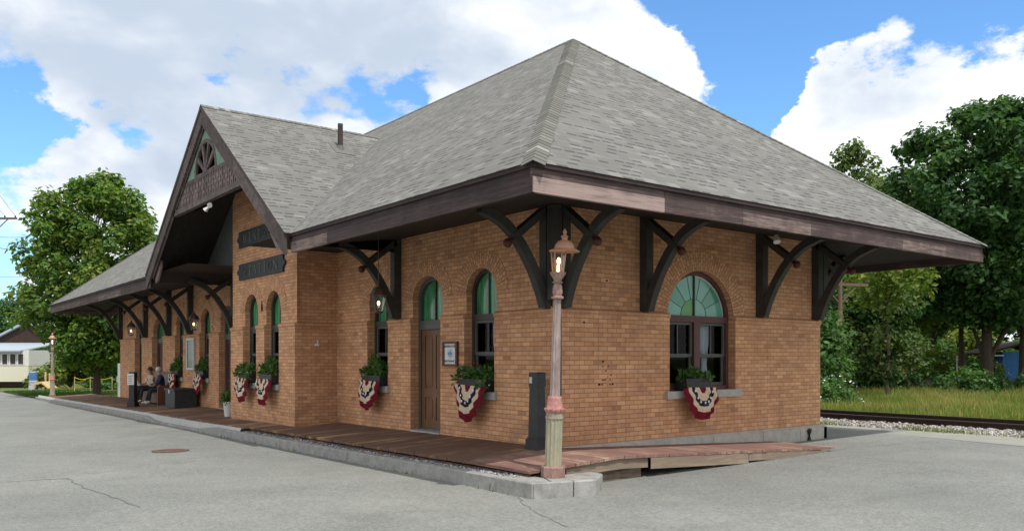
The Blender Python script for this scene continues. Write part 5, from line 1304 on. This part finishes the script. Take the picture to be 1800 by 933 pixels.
q = at(1468, 33); shrub('white flowering shrub at the foot of the utility pole', (q.x, q.y, -.55), 1.0, 1.2, M['potleaf'], 201, .16, flowers=True)
for i, (u, d, w, h, mt, lb_) in enumerate(((1540, 44, 1.6, 1.6, 'dark_leaf', 'dark shrub at the back of the meadow below the olive tree'), (1625, 45, 1.5, 1.2, 'dark_leaf', 'low dark shrub at the back of the meadow'), (1700, 43, 1.6, 1.7, 'potleaf', 'bright green shrub at the foot of the tallest tree'), (1455, 36, 1.1, 4.4, 'potleaf', 'tall climbing shrub close to the station end wall'), (1780, 46, 1.6, 1.2, 'dark_leaf', 'shrub before the blue shed'))):
    q = at(u, d); shrub(lb_, (q.x, q.y, -.6), w, h, M[mt], 210 + i)
for i, (u, d, w, h, lb_) in enumerate(((128, 66, 3.2, 2.2, 'round green bush behind the yellow rope'), (160, 70, 3.0, 2.8, 'tall green bush left of the maple trunk'), (192, 64, 2.0, 1.6, 'low bush right of the maple trunk by the station'), (205, 58, 1.4, 1.0, 'small sprawling bush close to the station end'))):
    q = at(u, d); shrub(lb_, (q.x, q.y, -.95), w, h, M['lime_leaf' if i == 0 else 'potleaf'], 230 + i, .28)
for i, (u, d, w, h, lb_) in enumerate(((1590, 58, 2.0, 2.3, 'sunlit green shrub behind the red slide'), (1650, 60, 2.2, 2.6, 'sunlit green shrub left of the dark trunk'), (1715, 58, 1.8, 2.0, 'sunlit green shrub right of the dark trunk'), (1745, 60, 1.2, 1.6, 'low sunlit shrub by the white porch frame'))):
    q = at(u, d); shrub(lb_, (q.x, q.y, -.5), w, h, M['lime_leaf' if i % 2 else 'potleaf'], 260 + i, .26, flowers=(i > 0))
for i, (u, d, w, h, lb_) in enumerate(((1610, 72, 3.4, 4.2, 'tall sunlit bush far behind the red slide'), (1690, 74, 3.4, 4.6, 'tall sunlit bush far behind the dark trunk'), (1780, 76, 3.2, 3.8, 'tall sunlit bush far behind the blue shed'))):
    q = at(u, d); shrub(lb_, (q.x, q.y, -.5), w, h, M['lime_leaf' if i == 1 else 'potleaf'], 280 + i, .34)
q = at(1690, 50); tree('slim_tree', 'slim dark trunked tree in front of the tallest tree', (q.x, q.y, -.6), 11.0, 2.6, 5.2, M['dark_leaf'], 119, 'trees beyond the railway', leaf=.34, per=90, nclump=70, trunk=.2)
q = at(1800, 48); tree('slim_tree', 'thick dark trunked tree beside the blue shed', (q.x, q.y, -.6), 13.0, 3.4, 5.0, M['dark_leaf'], 121, 'trees beyond the railway', leaf=.34, per=90, nclump=110, trunk=.3)
# meadow grass
def blades(name, n, pos, h0, h1, mat, seed, w=.03):
    r = random.Random(seed); mbv = []; fc = []; T = []
    for _ in range(n):
        x, y, z, k = pos(r); h = r.uniform(h0, h1) * k; a = r.uniform(0, 6.28); ln = r.uniform(.1, .5) * h; b = a + r.uniform(.8, 2.2); ww = w * r.uniform(.6, 1.3)
        i = len(mbv); dx, dy = ww * math.cos(b), ww * math.sin(b); mx_, my_ = x + ln * .35 * math.cos(a), y + ln * .35 * math.sin(a)
        mbv += [(x - dx, y - dy, z), (x + dx, y + dy, z), (mx_ + dx * .8, my_ + dy * .8, z + h * .6), (mx_ - dx * .8, my_ - dy * .8, z + h * .6), (x + ln * math.cos(a), y + ln * math.sin(a), z + h)]
        fc += [(i, i + 1, i + 2, i + 3), (i + 3, i + 2, i + 4)]; tn = min(1, max(0, k - .55 + r.gauss(0, .2))); T += [tn, tn]
    me = bpy.data.meshes.new(name); me.from_pydata(mbv, [], fc); a_ = me.attributes.new('tone', 'FLOAT', 'FACE'); a_.data.foreach_set('value', T); me.materials.append(mat); o = bpy.data.objects.new(name, me); COL.objects.link(o); return struct(o, 'stuff')
def mpos(r):
    u = r.uniform(1380, 1900); d = 24.5 + 23 * r.random() ** .9; p = at(u, d)
    if p.y < 15.3: p.y = 15.3 + r.random() * 2
    k = .85 + .3 * math.sin(p.x * .9 + 2 * math.sin(p.y * .5)) + .2 * math.sin(p.x * 2.7 - p.y * 1.9) + r.uniform(-.25, .3); return p.x, p.y, -.57, max(.45, k)
blades('meadow_grass', 95000, mpos, .2, .44, M['blade'], 301, .011)
def lpos(r):
    x = r.uniform(-47, -30.2); y = r.uniform(-1.7, 5); return x, y, zgnd(x, y) + .0, .8
mb = MB(); mb.face([(-60, -1.83, -.93), (-36.0, -1.83, -.64), (-36.0, -.5, -.6), (-30.0, -.2, -.52), (-30, 10, -.5), (-60, 10, -.8)]); struct(mb.build('lawn', M['ground'], normals=False))
def lpos(r):
    x = r.uniform(-56, -30.5); y = r.uniform(-1.8, 6)
    return x, y, -.66 + (x + 36) * .012, .75
blades('lawn_grass', 16000, lpos, .08, .2, leaf_mat('lawn_blades', [(.03, .075, .014), (.05, .11, .02), (.07, .14, .025)]), 302, .02)
# stony bank behind the meadow
mb = MB(); rb = random.Random(9); prev = None
for i in range(60):
    u = 1400 + i * 8; p = at(u, 48.5 + .6 * math.sin(i * .4)); h = .55 + .2 * rb.random(); cur = [(p.x, p.y, -.7), (p.x - FW.x * -.4, p.y + FW.y * .4, -.6 + h * .7), (p.x + FW.x * 1.2, p.y + FW.y * 1.2, -.6 + h + .1), (p.x + FW.x * 3, p.y + FW.y * 3, -.7)]
    if prev:
        for k in range(3): mb.face([prev[k], cur[k], cur[k + 1], prev[k + 1]])
    prev = cur
o = mb.build('stone_bank', M['bankstone'], normals=False); struct(o)

# ---------------------------------------------------------------- poles, wires
def pole(loc, h, label, arm_dir, r=.13):
    t = thing('utility_pole', label, 'utility pole', loc, 0, 'wooden utility poles'); mb = MB(); mb.tube([(0, 0, -.3), (0, 0, h)], [r, r * .75], 10); mb.build('pole', M['wood_pole'], t, smooth=True)
    d = Vector(arm_dir).normalized(); z = h - .5
    mb = MB(); mb.bar(Vector((0, 0, z)) - d * 1.5, Vector((0, 0, z)) + d * 1.5, .1, .13); mb.build('crossarm', M['wood_pole'], t)
    mb = MB(); mb.bar((0, 0, z - .9), Vector((0, 0, z - .05)) + d * .9, .04, .05); mb.bar((0, 0, z - .9), Vector((0, 0, z - .05)) - d * .9, .04, .05); mb.build('brace', M['wood_pole'], t)
    for k in (-1.4, -.7, .7, 1.4):
        mb = MB(); mb.lathe([(.03, .06), (.05, .1), (.05, .16), (.02, .2)], tuple(Vector((0, 0, z)) + d * k), n=8); mb.build('insulator', M['iron'], t)
    return t, d, z
q = at(-10, 55); pz_ = -.9; zc = 1.45 + (628 - 384) * 55 / F
t1, d1, z1 = pole((q.x, q.y, pz_), zc + .9 + .5, 'utility pole at the left edge of the view with crossarm', RT, .15)
q2 = at(1477, 38); t2, d2, z2 = pole((q2.x, q2.y, -.6), 5.9, 'brown utility pole below the eave corner with pale conduit', RT + FW * .3, .12)
mb = MB(); mb.tube([(-.16, -.12, -.1), (-.16, -.12, 2.8), (-.20, -.14, 3.1)], .035, 8); mb.build('riser_pipe', M['galv'], t2)
def wire(a, b, sag, label, r=.012):
    a, b = Vector(a), Vector(b); mb = MB(); mb.tube([a.lerp(b, k / 14) - Vector((0, 0, sag * 4 * (k / 14) * (1 - k / 14))) for k in range(15)], r, 5); o = mb.build('power_line', M['wire']); tag(o, label, 'cable', 'overhead wires')
top = Vector((q.x, q.y, pz_ + z1 + .18))
e1 = at(285, 60, 1.45 + (628 - 432) * 60 / F)
wire(top + d1 * 1.4, at(-300, 30, 17), .5, 'overhead wire rising left from the right end of the crossarm')
wire(top + d1 * .7, at(-300, 32, 15.5), .5, 'overhead wire rising left from the middle of the crossarm')
wire(Vector((q.x, q.y, pz_ + z1 - 1.9)), e1, .6, 'overhead wire passing in front of the maple to the station', .02)
wire(Vector((q.x, q.y, pz_ + z1 - 1.2)), at(110, 70, 1.45 + (628 - 402) * 70 / F), .3, 'short overhead wire running into the maple from the pole', .014)
wire(at(-60, 50, 1.45 + (628 - 485) * 50 / F), at(150, 80, 1.45 + (628 - 478) * 80 / F), .2, 'lower faint wire left of the maple', .014)

# ---------------------------------------------------------------- far house and yard on the left
hp = at(0, 72); hz_ = -1.0; yaw = math.atan2(RT.y, RT.x)
t = thing('brown_house', 'dark brown gabled house with white windowed porch and cream skirting', 'house', (hp.x, hp.y, hz_), yaw)
S_ = 72 / F
X = lambda u: (u - 0) * S_
Zv = lambda v: 1.45 + (628 - v) * S_ - hz_
mb = MB(); mb.box(X(-160), X(50), 0, 6, .35, Zv(643)); mb.build('skirt_wall', M['creamwall'], t)
mb = MB(); mb.box(X(-160), X(50), .05, 6, Zv(642.5), Zv(615)); mb.build('porch_wall', M['wframe'], t)
for k, (a, b) in enumerate(((-44, -32), (-27, -16), (-11, -1), (4, 13), (18, 27.5), (32, 41))):
    mb = MB(); 
    for qd in ((X(a) - .07, X(b) + .07, -.02, .049, Zv(641.5), Zv(640)), (X(a) - .07, X(b) + .07, -.02, .049, Zv(622), Zv(620.5)), (X(a) - .07, X(a), -.02, .049, Zv(640), Zv(622)), (X(b), X(b) + .07, -.02, .049, Zv(640), Zv(622))): mb.box(*qd)
    w_ = mb.build('window', M['wframe'], t); mb = MB(); mb.box(X(a), X(b), .02, .048, Zv(640), Zv(622)); mb.build('pane', M['darkframe'], w_)
mb = MB(); mb.prism([(-.4, Zv(615.5)), (6, Zv(602) + .1), (6, Zv(602)), (-.4, Zv(615.5) - .12)], X(-165), X(40), 'bc'); mb.build('porch_roof', M['metalroof'], t)
mb = MB(); mb.prism([(X(-90), Zv(601)), (X(33), Zv(601)), (X(33), Zv(598)), (X(-20), Zv(562)), (X(-90), Zv(598))], 6.05, 16); mb.build('upper_wall', M['brownwall'], t)
mb = MB(); 
mb.prism([(X(-20), Zv(562) + .05), (X(36), Zv(600) + .02), (X(36), Zv(600) + .22), (X(-20), Zv(562) + .28)], 5.7, 16.3); mb.prism([(X(-20), Zv(562) + .05), (X(-95), Zv(600) + .02), (X(-95), Zv(600) + .22), (X(-20), Zv(562) + .28)], 5.7, 16.3); mb.build('roof', M['metalroof'], t)
mb = MB(); mb.tube([(X(36), 7, Zv(600)), (X(36), 7, Zv(572))], .06, 8); mb.build('flue', M['galv'], t)
mb = MB(); mb.box(X(-160), X(49), .3, 5.8, -.1, .349); mb.build('footing', M['tie'], t)
q = at(58.5, 60); t = thing('striped_drum', 'blue drum with white stripes on a concrete base beside the house', 'drum', (q.x, q.y, -.95))
mb = MB(); mb.lathe([(.30, 0), (.30, .38), (.29, .4)], n=18); mb.build('base', M['concrete'], t, smooth=True)
mb = MB(); mb.lathe([(.275, .4), (.28, .42), (.28, 1.28), (.26, 1.33)], n=18); mb.build('drum', M['barrel'], t, smooth=True)
for z_ in (.44, .56, .68): mb = MB(); mb.lathe([(.283, z_), (.283, z_ + .055)], n=18); mb.build('stripe', M['wframe'], t)
mb = MB(); mb.lathe([(.2, 1.33), (.2, 1.38)], n=14); mb.build('lid', M['wframe'], t)
q = at(78, 60); t = thing('timber_ramp', 'pale new timber ramp with posts beside the striped drum', 'ramp', (q.x, q.y, -.95), yaw)
mb = MB(); mb.prism([(-.5, .45), (-.15, .66), (.1, .66), (.62, .22), (.62, .14), (.1, .55), (-.5, .36)], -.6, .6); mb.build('ramp_deck', M['pine'], t)
for x_, h_ in ((-.28, 1.35), (.02, 1.25), (.3, 1.15)):
    mb = MB(); mb.box(x_ - .05, x_ + .05, .62, .72, 0, h_); mb.build('post', M['pine'], t)
mb = MB(); mb.box(-.3, .6, -.62, -.57, .0, .1); mb.build('sleeper', M['pine'], t)
q = at(95.5, 56); mb = MB(); mb.tube([(0, 0, 0), (0, 0, 1.05)], .035, 6); mb.lathe([(.05, .82), (.05, .95)], n=8); o = mb.build('marker_stake', mottled('orange_paint', (.5, .16, .06), (.6, .24, .12), 5)); o.location = (q.x, q.y, -.93); tag(o, 'thin orange stake behind the distant lamp post', 'stake')
qa, qb = at(131, 55), at(197, 55); t = thing('rope_barrier', 'yellow rope strung between thin stakes beside the maple trunk', 'rope barrier', (qa.x, qa.y, -.92))
D = (qb - qa); D.z = 0
for k in (0, .42, 1): mb = MB(); p = D * k; mb.tube([(p.x, p.y, 0), (p.x, p.y, 1.1)], .02, 6); mb.build('stake', M['pine'], t)
mb = MB(); mb.tube([D * (k / 16) + Vector((0, 0, 1.05 - .14 * math.sin(math.pi * ((k / 16 / .42) % 1 if k / 16 < .42 else ((k / 16 - .42) / .58))))) for k in range(17)], .018, 5); mb.build('rope', M['yellow'], t)
mb = MB(); mb.box(-.05, .05, -.05, .05, 0, 1.9); mb.box(-.22, .22, -.06, -.05, .95, 1.25); o = mb.build('signal_post', M['galv']); q = at(209, 42); o.location = (q.x, q.y, -.75); tag(o, 'grey metal post at the far corner of the station', 'post')
# ---------------------------------------------------------------- right background: shed, slide, posts
q = at(1765, 64); t = thing('blue_shed', 'blue shed with white porch frame behind the tree trunks', 'shed', (q.x, q.y, -.7), yaw)
mb = MB(); mb.box(-.1, 3.2, 0, 3, 0, 2.6); mb.build('wall', M['bluewall'], t)
mb = MB(); mb.box(-1.5, -1.42, -.1, -.02, 0, 2.3); mb.box(-1.5, -.1, -.1, -.02, .85, .93); mb.box(-1.5, -.1, -.1, -.02, 2.25, 2.35); mb.box(-.9, -.85, -.1, -.02, .93, 2.25); mb.box(-1.5, -.1, -.1, -.02, .1, .2); mb.build('porch_frame', M['wframe'], t)
mb = MB(); mb.prism([(-1.7, 2.36), (1.5, 3.2), (3.4, 2.62), (3.4, 2.74), (1.5, 3.34), (-1.7, 2.5)], -.3, 3.2); mb.build('roof', M['brownwall'], t)
mb = MB(); mb.box(-1.5, -.1, .9, 1.0, 0, 2.3); mb.build('porch_back', M['darkframe'], t)
q = at(1590, 56); t = thing('play_slide', 'small red slide with yellow post seen beyond the meadow', 'slide', (q.x, q.y, -.3), yaw)
mb = MB(); mb.tube([(-.05, 0, 0), (-.05, 0, 1.3)], .07, 8); mb.build('post', M['yellow'], t)
mb = MB(); mb.prism([(.02, 1.0), (.12, 1.0), (.34, .25), (.34, .1), (.2, .2)], -.2, .2); mb.build('chute', M['red'], t)
for i, (u, h_) in enumerate(((1682, 2.1), (1603, 2.6), (1553, 2.2))):
    q = at(u, 54); mb = MB(); mb.tube([(0, 0, 0), (0, 0, h_)], .04, 6); mb.box(-.06, .06, -.06, .06, h_, h_ + .05); o = mb.build('fence_post', M['galv']); o.location = (q.x, q.y, -.6); tag(o, ('pale post beside the dark tree trunk', 'pale post right of the red slide', 'pale post left of the red slide')[i], 'post', 'posts beyond the meadow')

# ---------------------------------------------------------------- small wear: chips in the brick, weeds
mb = MB(right); rc = random.Random(4)
for k in range(13): y_, z_ = .95 + rc.random() * .35, .98 + .078 * rc.randint(0, 5); mb.box(y_, y_ + rc.uniform(.02, .05), -.01, .0025, z_, z_ + rc.uniform(.015, .03))
for y_, z_ in ((.62, 2.02), (.35, 2.45), (1.2, 2.75)): mb.box(y_, y_ + .04, -.06, .0025 if z_ < 2.1 else -STEP + .003, z_, z_ + .03)
o = mb.build('chipped_brick', M['void'], ST); o['kind'] = 'stuff'
def wpos(r):
    t_ = r.random()
    if t_ < .35: x = 1.8 - 34 * r.random(); return x, -2.01 + r.uniform(-.02, .012), zroad(x, -2) - .01, r.choice((.3, .5, 1.0)) if r.random() < .3 else .25
    cx = r.choice((-2.0, .6, 1.4, 3.1)); return cx + r.gauss(0, .3), 10.75 + r.gauss(0, .12), -.28, r.uniform(.4, 1.3)
blades('kerb_weeds', 1500, wpos, .05, .16, M['blade'], 303, .006)
